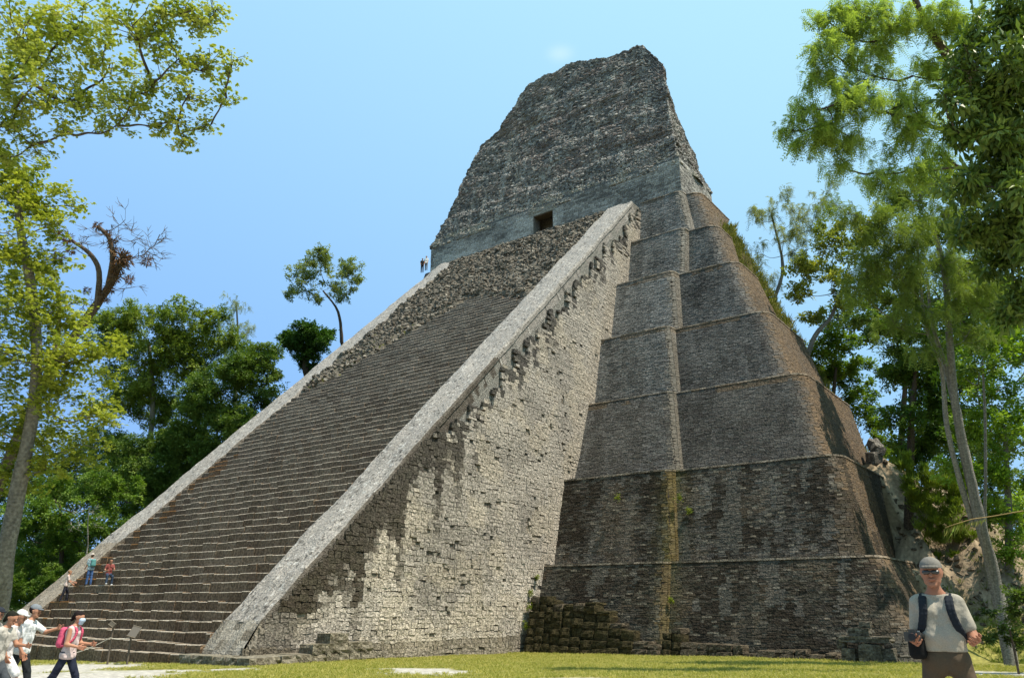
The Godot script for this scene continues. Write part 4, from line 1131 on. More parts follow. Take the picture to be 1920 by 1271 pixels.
	tree("far_forest_tree", "dim forest tree deep behind the right mound with sky showing through", "trees around the clearing", "dark", "broad", [Vector3(10.3,9.7,-76.1), Vector3(12.5,18.1,-74.2), Vector3(14.7,26.5,-72.2)], 0.5, 0.2, [[Vector3(11.4,31.6,-65.7),3.5], [Vector3(15.7,33.5,-67.1),3.5], [Vector3(18.3,33.2,-76.5),3.8], [Vector3(23.0,33.8,-73.4),3.8], [Vector3(14.7,27.3,-72.9),3.8], [Vector3(19.5,26.4,-75.5),4.1], [Vector3(23.9,30.2,-78.9),4.1], [Vector3(16.3,21.1,-76.7),4.1], [Vector3(21.0,21.3,-81.5),4.1], [Vector3(13.6,18.8,-72.0),3.0], [Vector3(17.9,15.6,-81.8),4.1], [Vector3(21.4,11.8,-81.5),4.1]], {"s":.9,"dens":4.4,"dark":Color(.06,.1,.02),"light":Color(.19,.26,.05),"back":Color(.6,.7,.2)})
	tree("slim_pole_tree", "thin straight pale trunk at the far right in front of the green forest", "trees around the clearing", "pale", "broad", [Vector3(23.8,5.5,-26.1), Vector3(24.3,8.2,-25.3), Vector3(24.9,11.2,-24.4), Vector3(25.3,13.7,-23.7)], 0.09, 0.05, [[Vector3(25.4,14.5,-23.5),0.8], [Vector3(25.8,13.4,-23.9),0.7], [Vector3(24.8,13.4,-23.1),0.7]], {"s":.45,"dens":3.0,"dark":Color(.05,.09,.012),"light":Color(.18,.26,.04),"back":Color(.8,.9,.3)})
	tree("canopy_tree", "broad mid green tree whose high canopy fills the gap behind the twin trunks at right", "trees around the clearing", "dark", "broad", [Vector3(25.2,1.8,-44.5), Vector3(26.6,10.0,-42.0), Vector3(27.2,16.6,-39.7), Vector3(27.1,22.5,-37.0)], 0.35, 0.12, [[Vector3(27.8,28.8,-35.0),2.1], [Vector3(25.8,27.0,-33.9),2.1], [Vector3(23.8,25.2,-32.8),1.9], [Vector3(27.2,25.3,-37.3),2.3], [Vector3(24.9,23.3,-35.5),2.1], [Vector3(21.8,22.6,-31.2),1.7], [Vector3(23.0,20.9,-33.6),1.7], [Vector3(26.2,19.8,-37.3),2.1], [Vector3(19.9,21.6,-33.5),1.4], [Vector3(22.1,27.0,-32.9),1.6], [Vector3(19.8,22.5,-31.7),1.2], [Vector3(24.5,18.7,-34.8),1.7], [Vector3(27.7,22.3,-39.0),2.1], [Vector3(24.1,28.3,-32.1),1.5], [Vector3(27.8,31.8,-33.9),1.7], [Vector3(18.1,20.0,-31.9),1.0]], {"s":.5,"dens":3.6,"dark":Color(.06,.1,.015),"light":Color(.24,.3,.06),"back":Color(.7,.8,.3)})
	tree("slope_bush", "yellow-green shaggy bush clinging to the upper right edge of the pyramid", "bushes on the mound and bank", "dark", "grass", [Vector3(5.1,29.7,-49.3), Vector3(5.4,32.1,-48.5), Vector3(5.4,34.1,-47.6)], 0.06, 0.03, [[Vector3(4.7,36.4,-46.2),0.7], [Vector3(5.2,35.4,-46.9),0.9], [Vector3(5.5,34.2,-48.0),1.0], [Vector3(5.8,32.6,-48.4),1.0], [Vector3(5.8,31.1,-49.1),0.8], [Vector3(5.7,36.6,-46.9),0.5]], {"s":.6,"dens":9.0,"dark":Color(.12,.12,.02),"light":Color(.34,.33,.07),"back":Color(.7,.7,.3)})
	tree("slope_bush", "reddish brown dry bush on the mound below the shaggy yellow-green one", "bushes on the mound and bank", "dark", "grass", [Vector3(8.7,24.4,-46.3), Vector3(8.7,25.7,-45.8)], 0.05, 0.03, [[Vector3(8.3,27.9,-44.3),0.7], [Vector3(8.6,26.8,-45.0),0.8], [Vector3(9.1,26.0,-46.2),0.9], [Vector3(9.6,24.3,-46.7),0.8], [Vector3(9.7,23.3,-47.7),0.6]], {"s":.5,"dens":8.0,"dark":Color(.1,.07,.03),"light":Color(.26,.19,.08),"back":Color(.5,.5,.3)})
	tree("bank_bush", "sunlit bright green brush covering the slope right of the bare earth bank", "bushes on the mound and bank", "dark", "grass", [Vector3(20.4,4.5,-33.2), Vector3(20.5,5.7,-32.7)], 0.05, 0.02, [[Vector3(20.6,8.4,-32.0),1.1], [Vector3(21.3,7.2,-32.6),1.0], [Vector3(20.4,9.5,-30.8),0.9], [Vector3(20.6,6.0,-33.0),0.8], [Vector3(21.5,6.3,-33.6),0.7], [Vector3(20.4,7.0,-31.8),0.8], [Vector3(19.8,10.4,-30.2),0.8], [Vector3(22.2,8.4,-32.9),0.9], [Vector3(21.6,9.3,-32.0),0.9], [Vector3(20.2,8.1,-31.4),0.8], [Vector3(19.9,8.6,-30.8),0.6], [Vector3(22.1,6.0,-33.9),0.8], [Vector3(20.2,5.1,-33.0),0.5], [Vector3(21.5,4.8,-33.5),0.6]], {"s":.4,"dens":9.0,"dark":Color(.1,.14,.015),"light":Color(.3,.38,.05),"back":Color(.8,.9,.3)})
	tree("bank_bush", "small green bush at the top of the earth bank beside the grey rock", "bushes on the mound and bank", "dark", "broad", [Vector3(16.6,10.9,-42.1), Vector3(16.6,12.0,-41.7)], 0.04, 0.02, [[Vector3(16.8,12.7,-41.3),0.8], [Vector3(17.4,12.1,-42.4),0.7], [Vector3(16.8,13.9,-41.2),0.5]], {"s":.4,"dens":7.0,"dark":Color(.06,.1,.012),"light":Color(.2,.28,.04),"back":Color(.8,.9,.3)})
	tree("shade_bush", "dark leafy bush in the shade at the right edge behind the man", "bushes on the mound and bank", "dark", "broad", [Vector3(25.2,1.1,-13.2), Vector3(25.2,1.6,-13.0)], 0.04, 0.02, [[Vector3(25.1,1.9,-12.9),0.6], [Vector3(25.7,2.6,-12.5),0.7], [Vector3(24.5,1.3,-12.7),0.4], [Vector3(25.2,1.2,-13.4),0.5]], {"s":.28,"dens":4.0,"dark":Color(.025,.05,.01),"light":Color(.12,.17,.03),"back":Color(.6,.7,.2)})
	tree("edge_bush", "low green bush at the foot of the forest left of the staircase", "bushes on the mound and bank", "dark", "broad", [Vector3(-42.2,1.6,-10.4), Vector3(-41.9,2.9,-10.1)], 0.04, 0.02, [[Vector3(-43.3,2.9,-9.8),1.1], [Vector3(-41.5,3.5,-10.4),1.0], [Vector3(-42.5,4.1,-8.5),1.1], [Vector3(-40.6,4.5,-10.8),0.9]], {"s":.4,"dens":6.0,"dark":Color(.05,.1,.012),"light":Color(.17,.26,.04),"back":Color(.8,.9,.3)})

# ------------------------------------------------------------------ stones, signs
func rock(r: float, sd: int, col: Color, col2: Color, square := 0.5) -> ArrayMesh:
	# a weathered block: a rounded, dented box
	var g := Geo.new()
	var n := 3
	var off := sd * 17.3
	for f in 6:
		var ax := Vector3.ZERO; ax[f / 2] = 1.0 if f % 2 else -1.0
		var u := Vector3.ZERO; u[(f / 2 + 1) % 3] = 1.0
		var w := Vector3.ZERO; w[(f / 2 + 2) % 3] = 1.0
		for i in n:
			for j in n:
				var q := []
				for o in [[0, 0], [1, 0], [1, 1], [0, 1]]:
					var p: Vector3 = ax + u * (2.0 * (i + o[0]) / n - 1.0) + w * (2.0 * (j + o[1]) / n - 1.0)
					var rd := p.normalized() * 1.25
					p = p.lerp(rd, 1.0 - square)
					p *= 1.0 + 0.16 * nf.get_noise_3d(p.x * 2.5 + off, p.y * 2.5, p.z * 2.5)
					q.append(p * r)
				g.quad(q[0], q[1], q[2], q[3], col.lerp(col2, rng.randf()))
	return g.mesh()

func ruins_and_signs():
	rng.seed = 404
	var py: Node3D = get_node("stepped_pyramid")
	var base := group_part("ruined_base_course", py)
	var mossy := []
	var tanny := []
	for k in 6:
		mossy.append(rock(0.5, k, Color(0.06, 0.052, 0.025), Color(0.15, 0.12, 0.06), 0.72))
		tanny.append(rock(0.5, k + 20, Color(0.1, 0.08, 0.055), Color(0.26, 0.21, 0.15), 0.78))
	# crest of what is left of the outer skin, read along the foot of the lowest terrace
	var crest := [[0.35, 2.7], [1.4, 2.75], [2.2, 2.3], [3.3, 2.3], [4.1, 2.5], [4.9, 1.95], [5.6, 1.9], [6.1, 1.0], [7.2, 0.95], [7.6, 0.35], [8.9, 0.3], [9.0, 1.15], [9.7, 1.1], [10.0, 0.45], [13.0, 0.4], [13.3, 0.0], [13.7, 0.25], [16.0, 0.3], [17.5, 0.15], [18.6, 0.1]]
	var x := 0.5
	while x < 18.6:
		var w := rr(0.5, 0.95)
		var top := tab(crest, x)
		var gy := -0.75
		var y := gy
		while y < top - 0.1:
			var h := minf(rr(0.38, 0.55), top - y + 0.08)
			var zf := -19.85 - (y - gy) * 0.3 + rr(-0.08, 0.1) + (0.45 if x < 8.6 else 0.05)
			var last := y + h >= top - 0.12
			var o := obj("block", (mossy if (x < 7.4 or (x > 8.8 and x < 9.9)) and not (last and rng.randf() < 0.4) else tanny)[rng.randi() % 6], M.rubble, base, Vector3(x + w / 2, y + h / 2, zf))
			o.scale = Vector3(w * 0.97, h * 0.98, rr(0.9, 1.1))
			o.rotation = Vector3(rr(-0.03, 0.03), rr(-0.08, 0.08), rr(-0.03, 0.03))
			y += h * 0.97
		x += w
	# moss cushions and small ferns on the ruined corner
	for p in [[0.25, 3.0, -20.2, 0.35], [0.5, 2.2, -19.7, 0.28], [0.2, 3.9, -20.9, 0.25], [8.75, 2.6, -21.5, 0.2], [8.5, 8.4, -24.0, 0.35], [4.6, 8.6, -23.5, 0.3], [0.4, 1.2, -19.5, 0.3], [9.0, 7.6, -24.2, 0.25]]:
		var tr := []
		var cl := []
		for k in 26:
			tr.append(Transform3D(Basis.from_euler(Vector3(rr(-1, 1), rr(0, TAU), rr(-1, 1))).scaled(Vector3.ONE * rr(0.1, 0.2)), Vector3(p[0], p[1], p[2]) + rand_dir() * p[3] * rr(0.1, 1.0) * Vector3(1, 1, 0.4)))
			cl.append(Color(0.12, 0.16, 0.015).lerp(Color(0.3, 0.33, 0.04), rng.randf()))
		var mo := multi("moss_tuft", leaf_mesh["broad"], leaf_mat(Color(0.7, 0.8, 0.2), 0.7), tr, cl, base)
		mo.set_meta("kind", "stuff")
	# low plinth and steps at the foot of the right balustrade
	var pl := group_part("foot_plinth", py)
	var stones := []
	for k in 5: stones.append(rock(0.5, k + 40, Color(0.2, 0.17, 0.12), Color(0.4, 0.35, 0.27), 0.86))
	for r in 2:
		x = -2.75
		while x < 1.55:
			var w := rr(0.55, 0.9)
			var o := obj("block", stones[rng.randi() % 5], M.stone, pl, Vector3(x + w / 2, -0.15 + 0.42 * r, -0.02 - 0.03 * r + rr(-0.03, 0.03)))
			o.scale = Vector3(w * 0.98, 0.42, 0.95)
			x += w
	for r in 2:
		var z := -0.9
		while z > -3.2:
			var w := rr(0.5, 0.9)
			var o := obj("block", stones[rng.randi() % 5], M.stone, pl, Vector3(0.9, -0.15 + 0.42 * r, z))
			o.scale = Vector3(1.3, 0.42, w)
			z -= w
	for r in 4:
		var z := -2.9 - 0.9 * maxf(0, r - 1.5)
		while z > -6.2 + (1.2 if r > 2 else 0.0):
			var w := rr(0.5, 0.8)
			var o := obj("block", stones[rng.randi() % 5], M.stone, pl, Vector3(0.5, -0.2 + 0.4 * r, z - w / 2))
			o.scale = Vector3(0.95, 0.4, w * 0.98)
			z -= w
	# little shrine-like pile of stones at the right corner
	var lp := Vector3(18.9, gh(18.9, -18.8), -18.8)
	var pile := thing("stone_pile", "small pile of pale carved stones under a flat slab at the pyramid's right corner", "stone pile", lp)
	var grey := []
	for k in 3: grey.append(rock(0.5, k + 60, Color(0.13, 0.11, 0.085), Color(0.26, 0.23, 0.18), 0.85))
	for b in [["block", 0.45, 0.38, 0.1, 0.95, 0.85, 0.6], ["block", -0.45, 0.3, 0.0, 0.6, 0.6, 0.6], ["block", 1.15, 0.32, 0.0, 0.55, 0.64, 0.5], ["slab", 0.3, 0.98, 0.0, 2.3, 0.26, 0.7], ["capstone", 0.1, 1.28, 0.0, 0.95, 0.34, 0.5], ["capstone", 0.35, 1.58, 0.0, 0.5, 0.26, 0.4], ["block", -0.75, 0.75, 0.0, 0.35, 0.4, 0.4]]:
		var o := obj(b[0], grey[rng.randi() % 3], M.stone, pile, Vector3(b[1], b[2], b[3]))
		o.scale = Vector3(b[4], b[5], b[6]) * 0.95
		o.rotation.y = rr(-0.1, 0.1)
	# grey boulder on the bank
	var bo := Vector3(17.3, 12.3, -37.0)
	var bt := thing("boulder", "jagged grey boulder perched on the mound at the pyramid's right edge", "rock", bo)
	for k in 9:
		var o := obj("rock_face", rock(rr(0.22, 0.42), k + 83, Color(0.2, 0.18, 0.16), Color(0.42, 0.38, 0.33), 0.85), M.rubble, bt, Vector3(rr(-0.4, 0.4), 0.45 - 0.2 * k, rr(-0.3, 0.5)))
		o.rotation = Vector3(rr(-0.7, 0.7), rr(0, 3), rr(-0.7, 0.7))
	# rope barrier with two small notices at the foot of the steps
	var wood := plain(Color(0.2, 0.17, 0.14), 0.9)
	var pz := [Vector3(-6.6, 0, 1.3), Vector3(-5.75, 0, 0.9)]
	var ends := []
	for k in 2:
		var q: Vector3 = pz[k]
		q.y = gh(q.x, q.z)
		var ps := thing("barrier_post", ["thin left barrier post holding the rope, with a narrow notice on top", "thin right barrier post carrying a tilted pale notice board"][k], "post", q, "barrier posts before the staircase")
		var g := Geo.new()
		tube(g, [Vector3(0, -0.1, 0), Vector3(0, 0.8, 0), Vector3(0.02, [1.55, 1.45][k], 0)], 0.045, 0.04, 7, Color(0.11, 0.09, 0.07))
		obj("pole", g.mesh(), M.vert, ps)
		var bx := Geo.new()
		var tilt := Basis.from_euler(Vector3(-0.5, 0.55, [-0.5, -0.25][k]))
		var sz: Vector3 = [Vector3(0.3, 0.17, 0.03), Vector3(0.4, 0.46, 0.03)][k]
		bx.box(Transform3D(tilt, Vector3([0.05, 0.36][k], [1.6, 1.3][k], 0.08)), sz, [Color(0.09, 0.075, 0.06), Color(0.13, 0.115, 0.1)][k])
		var bd := obj("notice_board", bx.mesh(), M.vert, ps)
		var fr := Geo.new()
		for sd in [-1, 1]:
			fr.box(Transform3D(tilt, Vector3([0.05, 0.36][k], [1.6, 1.3][k], 0.08) + tilt * Vector3(0, sd * sz.y * 0.5, 0.003)), Vector3(sz.x + 0.03, 0.03, 0.045), Color(0.16, 0.13, 0.1))
		obj("frame", fr.mesh(), M.vert, bd)
		ends.append(q + Vector3(0, 1.0, 0.06))
	var rp := thing("barrier_rope", "thin rope slung between the two barrier posts and off to the left", "rope", ends[0])
	var rg := Geo.new()
	var pts := []
	for k in 9:
		var u := k / 8.0
		pts.append((ends[1] as Vector3).lerp(ends[0], u) - ends[0] + Vector3(0, 0.05 - 0.06 * sin(PI * u), 0))
	var far_end: Vector3 = Vector3(-8.6, gh(-8.6, 2.4) + 0.35, 2.4) - ends[0]
	for k in range(1, 9):
		var u := k / 8.0
		pts.append(Vector3(0, 0.05, 0).lerp(far_end, u) - Vector3(0, 0.12 * sin(PI * u), 0))
	tube(rg, pts, 0.016, 0.016, 5, Color(0.5, 0.46, 0.38))
	obj("strand", rg.mesh(), M.vert, rp)
	# dead palm frond in the undergrowth at the right
	var fp := Vector3(24.9, 5.2, -14.0)
	var fr2 := thing("palm_frond", "drooping yellow-brown palm frond hanging at the right edge beside the pale trunk", "frond", fp)
	var fg := Geo.new()
	var rib := []
	for k in 9: rib.append(Vector3(-1.2 + 0.32 * k, 0.06 * k - 0.05 * absf(k - 3.0) * 0.5, 0.1 * sin(k)))
	tube(fg, rib, 0.012, 0.02, 5, Color(0.4, 0.27, 0.12))
	obj("rib", fg.mesh(), M.vert, fr2)
	var lf := Geo.new()
	for k in 26:
		var u := k / 26.0
		var p := Vector3(-1.2, -0.05, 0).lerp(Vector3(0.2, 0.18, 0), u)
		leaf(lf, p, Vector3(-0.4, -1.0, rr(-0.4, 0.4)).normalized(), rand_dir(), rr(0.3, 0.6) * (1.2 - 0.8 * u), 0.05, Color(0.34, 0.26, 0.08).lerp(Color(0.22, 0.28, 0.05), rng.randf()))
	obj("leaflets", lf.mesh(), M.vert, fr2)

# ------------------------------------------------------------------ people
# A field of tapered capsules joined by a smooth minimum, meshed as surface nets.
func field_mesh(g: Geo, bones: Array, cell: float, k: float, clips: Array, col: Color, colf = null, folds := 0.0):
	var lo := Vector3.ONE * 1e6
	var hi := -lo
	for b in bones:
		var r := maxf(b[2], b[3]) + cell * 2.5
		lo = lo.min(b[0] - Vector3.ONE * r).min(b[1] - Vector3.ONE * r)
		hi = hi.max(b[0] + Vector3.ONE * r).max(b[1] + Vector3.ONE * r)
	var nx := int((hi.x - lo.x) / cell) + 2
	var ny := int((hi.y - lo.y) / cell) + 2
	var nzz := int((hi.z - lo.z) / cell) + 2
	var D := PackedFloat32Array()
	D.resize(nx * ny * nzz)
	D.fill(1.0)
	for b in bones:
		var A: Vector3 = b[0]
		var B: Vector3 = b[1]
		var ra: float = b[2]
		var rb: float = b[3]
		var ab := B - A
		var l2 := maxf(ab.length_squared(), 1e-9)
		var m := maxf(ra, rb) + cell * 2.2 + k * 0.5
		var p0 := (A.min(B) - Vector3.ONE * m - lo) / cell
		var p1 := (A.max(B) + Vector3.ONE * m - lo) / cell
		for z in range(maxi(0, int(p0.z)), mini(nzz, int(p1.z) + 2)):
			for y in range(maxi(0, int(p0.y)), mini(ny, int(p1.y) + 2)):
				var at := (z * ny + y) * nx
				for x in range(maxi(0, int(p0.x)), mini(nx, int(p1.x) + 2)):
					var p := lo + Vector3(x, y, z) * cell
					var t := clampf((p - A).dot(ab) / l2, 0.0, 1.0)
					var d := (p - A - ab * t).length() - lerpf(ra, rb, t)
					var o := D[at + x]
					var h := k - absf(o - d)
					D[at + x] = minf(o, d) - (h * h / (4.0 * k) if h > 0.0 else 0.0)
	for c in clips:
		var q: Vector3 = c[0]
		var n: Vector3 = c[1]
		for z in nzz:
			for y in ny:
				var at := (z * ny + y) * nx
				for x in nx:
					if D[at + x] < cell * 3.0: D[at + x] = maxf(D[at + x], (lo + Vector3(x, y, z) * cell - q).dot(n))
	var id := {}
	var ofs := [0, 1, nx, nx + 1, nx * ny, nx * ny + 1, nx * ny + nx, nx * ny + nx + 1]
	for z in nzz - 1:
		for y in ny - 1:
			var row := (z * ny + y) * nx
			for x in nx - 1:
				var at := row + x
				var d0 := D[at]
				if absf(d0) > cell * 2.0: continue
				var v := []
				var neg := 0
				for o in ofs:
					var w := D[at + o]
					v.append(w)
					if w < 0.0: neg += 1
				if neg == 0 or neg == 8: continue
				var s := Vector3.ZERO
				var cnt := 0
				for e in [[0, 1], [2, 3], [4, 5], [6, 7], [0, 2], [1, 3], [4, 6], [5, 7], [0, 4], [1, 5], [2, 6], [3, 7]]:
					var a: float = v[e[0]]
					var b: float = v[e[1]]
					if (a < 0.0) == (b < 0.0): continue
					var t := a / (a - b)
					var pa := Vector3(e[0] & 1, (e[0] >> 1) & 1, e[0] >> 2)
					var pb := Vector3(e[1] & 1, (e[1] >> 1) & 1, e[1] >> 2)
					s += pa.lerp(pb, t)
					cnt += 1
				id[at] = g.v.size()
				var P := lo + (Vector3(x, y, z) + s / cnt) * cell
				g.v.append(P)
				var nn := Vector3(v[1] + v[3] + v[5] + v[7] - v[0] - v[2] - v[4] - v[6], v[2] + v[3] + v[6] + v[7] - v[0] - v[1] - v[4] - v[5], v[4] + v[5] + v[6] + v[7] - v[0] - v[1] - v[2] - v[3]).normalized()
				if folds > 0.0:      # creases of cloth
					var w := P * 26.0
					nn = (nn + folds * Vector3(nf.get_noise_3d(w.x + w.y * 0.7, w.y * 0.6, w.z), 0.9 * nf.get_noise_3d(w.x, w.y + w.x * 0.6 + 40.0, w.z), nf.get_noise_3d(w.x + 80.0, w.y * 0.7, w.z))).normalized()
				g.n.append(nn)
				g.c.append(col if colf == null else colf.call(P))
	var st := [1, nx, nx * ny]
	for at in id:
		for ax in 3:
			if (D[at] < 0.0) == (D[at + st[ax]] < 0.0): continue
			var u: int = st[(ax + 1) % 3]
			var w: int = st[(ax + 2) % 3]
			if not (id.has(at - u) and id.has(at - w) and id.has(at - u - w)): continue
			var q := [id[at], id[at - u], id[at - u - w], id[at - w]]
			if D[at] < 0.0: g.idx.append_array(PackedInt32Array([q[0], q[2], q[1], q[0], q[3], q[2]]))
			else: g.idx.append_array(PackedInt32Array([q[0], q[1], q[2], q[0], q[2], q[3]]))

func hand_bones(w: Vector3, d: Vector3, palm: Vector3, side: float, curl: float, s: float) -> Array:
	# w wrist, d along the palm, palm = the way it faces, side = +1 when the thumb lies along d x palm
	var u := d.cross(palm).normalized() * side
	var kn := w + d * 0.085 * s
	var o := []
	for k in 3: o.append([w + u * (k - 1) * 0.016 * s, kn + u * (k - 1) * 0.026 * s, 0.017 * s, 0.014 * s])
	var ln := [0.04, 0.047, 0.044, 0.034]
	for k in 4:
		var p := kn + u * (0.033 - 0.022 * k) * s
		var a: float = curl * (0.75 + 0.1 * k)
		var d1 := (d * cos(a) + palm * sin(a) + u * (1.5 - k) * 0.06).normalized()
		var d2 := (d * cos(2.0 * a) + palm * sin(2.0 * a)).normalized()
		var m: Vector3 = p + d1 * ln[k] * s
		o.append([p, m, 0.0095 * s, 0.009 * s])
		o.append([m, m + d2 * ln[k] * 0.85 * s, 0.009 * s, 0.007 * s])
	var tb := w + d * 0.025 * s + u * 0.022 * s
	var t1 := tb + (u * 0.7 + d * 0.55 + palm * 0.35).normalized() * 0.042 * s
	o.append([tb, t1, 0.014 * s, 0.011 * s])
	o.append([t1, t1 + (d * 0.8 + palm * 0.5 + u * 0.15).normalized() * 0.032 * s, 0.011 * s, 0.008 * s])
	return o

# pose: lean, leg / arm angles in radians; left is +x, forward is +z
func person(label: String, at: Vector3, turn: float, H: float, pose: Dictionary, look: Dictionary, cell: float) -> Node3D:
	var t := thing("person", label, "person", at, "visitors at the pyramid", turn)
	var s := H / 1.75
	var ln: float = pose.get("lean", 0.0)
	var up := Vector3(0, cos(ln), sin(ln))
	var fw := Vector3(0, -sin(ln), cos(ln))
	var hip := Vector3(0, 0.92, 0)
	var leg := []
	var low := 9.0
	for sd in 2:
		var sx := 1.0 if sd == 0 else -1.0
		var a: Array = pose.legs[sd]
		var h := hip + Vector3(sx * pose.get("stance", 0.085), -0.02, 0)
		var sp: float = a[2] if a.size() > 2 else 0.03
		var kn := h + Vector3(sx * sp, -cos(a[0]), sin(a[0])).normalized() * 0.43
		var an := kn + Vector3(sx * sp * 0.4, -cos(a[0] - a[1]), sin(a[0] - a[1])).normalized() * 0.42
		leg.append([h, kn, an, a[0] - a[1]])
		low = minf(low, an.y - 0.075)
	var dy := Vector3(0, -low, 0)
	hip += dy
	for l in leg:
		for k in 3: l[k] += dy
	var sh_y := hip + up * 0.5
	var neck := hip + up * 0.56
	var hd := hip + up * 0.725 + fw * 0.025
	var arm := []
	for sd in 2:
		var sx := 1.0 if sd == 0 else -1.0
		var a: Array = pose.arms[sd]       # pitch, abduction, elbow, inward
		var sp := sh_y + Vector3(sx * 0.175 * look.get("wide", 1.0), -0.015, 0)
		var d1 := Vector3(sx * sin(a[1]), -cos(a[0]) * cos(a[1]), sin(a[0]) * cos(a[1]))
		var e := sp + d1 * 0.285
		var b: float = a[0] + a[2]
		var inw: float = a[3]
		var d2 := Vector3(-sx * sin(inw), -cos(b) * cos(inw), sin(b) * cos(inw)).normalized()
		var w := e + d2 * 0.245
		arm.append([sp, e, w, d2, d1])
	var wd: float = look.get("wide", 1.0)
	var fat: float = look.get("belly", 0.0)
	# torso bones shared by the body and by the shirt
	var torso := []
	for sx in [-1.0, 1.0]:
		torso.append([hip + Vector3(sx * 0.07, 0.02, 0), hip + up * 0.22 + Vector3(sx * 0.065 * wd, 0, 0) + fw * (0.01 + fat * 0.5), 0.095, 0.088 + fat])
		torso.append([hip + up * 0.22 + Vector3(sx * 0.065 * wd, 0, 0) + fw * (0.01 + fat * 0.5), hip + up * 0.42 + Vector3(sx * 0.085 * wd, 0, 0), 0.088 + fat, 0.095])
		torso.append([hip + up * 0.42 + Vector3(sx * 0.085 * wd, 0, 0), hip + up * 0.5 + Vector3(sx * 0.15 * wd, -0.01, 0), 0.095, 0.055])
		torso.append([hip + up * 0.5 + Vector3(sx * 0.1 * wd, 0, 0), neck + Vector3(sx * 0.02, 0, 0), 0.055, 0.05])
	var skin_c: Color = look.skin
	var body := Geo.new()
	var bones := torso.duplicate()
	bones.append([neck - up * 0.03, hd - up * 0.05, 0.055, 0.05])
	for l in leg:
		bones.append([l[0], l[1], 0.082, 0.055])
		bones.append([l[1], l[2], 0.052, 0.034])
	for a in arm:
		bones.append([a[0], a[1], 0.05, 0.04])
		bones.append([a[1], a[2], 0.04, 0.027])
	field_mesh(body, bones, cell, 0.035, [], skin_c)
	# head
	var tl: float = pose.get("nod", 0.0) + ln * 0.4
	var hu := Vector3(0, cos(tl), sin(tl))
	var hf := Vector3(0, -sin(tl), cos(tl))
	var yw: float = pose.get("look", 0.0)
	hf = hf.rotated(Vector3.UP, yw); hu = hu.rotated(Vector3.UP, yw)
	var hx := hu.cross(hf)
	var hp := func(x: float, y: float, z: float) -> Vector3: return hd + hx * x + hu * y + hf * z
	var hb := []
	for sx in [-1.0, 1.0]:
		hb.append([hp.call(sx * 0.012, 0.04, -0.035), hp.call(sx * 0.014, 0.032, 0.025), 0.076, 0.07])
		hb.append([hp.call(sx * 0.035, 0.0, 0.03), hp.call(sx * 0.03, -0.055, 0.035), 0.046, 0.036])
		hb.append([hp.call(sx * 0.03, -0.065, 0.03), hp.call(sx * 0.01, -0.092, 0.066), 0.03, 0.022])
		hb.append([hp.call(sx * 0.012, 0.022, 0.088), hp.call(sx * 0.035, 0.018, 0.078), 0.013, 0.012])
		hb.append([hp.call(sx * 0.076, 0.015, -0.012), hp.call(sx * 0.073, -0.02, -0.002), 0.016, 0.01])
	hb.append([hp.call(0, 0.012, 0.088), hp.call(0, -0.02, 0.108), 0.01, 0.014])
	hb.append([hp.call(-0.016, -0.05, 0.086), hp.call(0.016, -0.05, 0.086), 0.013, 0.013])
	hb.append([hd - up * 0.06, neck, 0.05, 0.054])
	field_mesh(body, hb, minf(cell * 0.45, 0.008), 0.016, [], skin_c, func(p: Vector3) -> Color: return skin_c * (0.88 if (p - hd).dot(hu) < -0.045 and look.get("beard", false) else 1.0))
	for sd in 2:
		var a: Array = arm[sd]
		var pm: Vector3 = pose.get("palms", [Vector3(-1, 0, 0.2), Vector3(1, 0, 0.2)])[sd]
		var d: Vector3 = a[3]
		pm = (pm - d * pm.dot(d)).normalized()
		field_mesh(body, hand_bones(a[2], d, pm, -1.0 if sd == 0 else 1.0, pose.get("curl", [0.5, 0.5])[sd], 1.08), minf(cell * 0.4, 0.0075), 0.007, [], skin_c * Color(1.0, 0.94, 0.92))
	for i in body.v.size(): body.v[i] *= s
	obj("body", body.mesh(), M.skin, t)
	# face
	if look.get("glasses", false):
		var gl := Geo.new()
		var gb := []
		for sx in [-1.0, 1.0]:
			gb.append([hp.call(sx * 0.02, 0.012, 0.096), hp.call(sx * 0.05, 0.012, 0.082), 0.019, 0.019])
			gb.append([hp.call(sx * 0.056, 0.016, 0.076), hp.call(sx * 0.082, 0.014, 0.0), 0.006, 0.005])
		gb.append([hp.call(-0.03, 0.016, 0.104), hp.call(0.03, 0.016, 0.104), 0.006, 0.006])
		field_mesh(gl, gb, 0.006, 0.006, [], Color(0.012, 0.012, 0.014))
		for i in gl.v.size(): gl.v[i] *= s
		obj("sunglasses", gl.mesh(), M.gloss, t)
	else:
		for sx in [-1.0, 1.0]:
			var sp := SphereMesh.new()
			sp.radius = 0.0125 * s; sp.height = 0.025 * s; sp.radial_segments = 8; sp.rings = 5
			obj("eye", sp, M.eye, t, hp.call(sx * 0.031, 0.003, 0.089) * s)
	var lp := Geo.new()
	field_mesh(lp, [[hp.call(-0.02, -0.053, 0.092), hp.call(0.02, -0.053, 0.092), 0.007, 0.007]], 0.006, 0.005, [], skin_c * Color(0.75, 0.45, 0.42))
	for i in lp.v.size(): lp.v[i] *= s
	obj("mouth", lp.mesh(), M.skin, t)
	var add := func(called: String, bn: Array, k: float, clips: Array, col: Color, mat: Material, cs: float):
		var g := Geo.new()
		field_mesh(g, bn, cs, k, clips, col, null, 0.55 if called in ["shirt", "trousers", "shorts"] else 0.0)
		for i in g.v.size(): g.v[i] *= s
		if g.v.size(): obj(called, g.mesh(), mat, t)
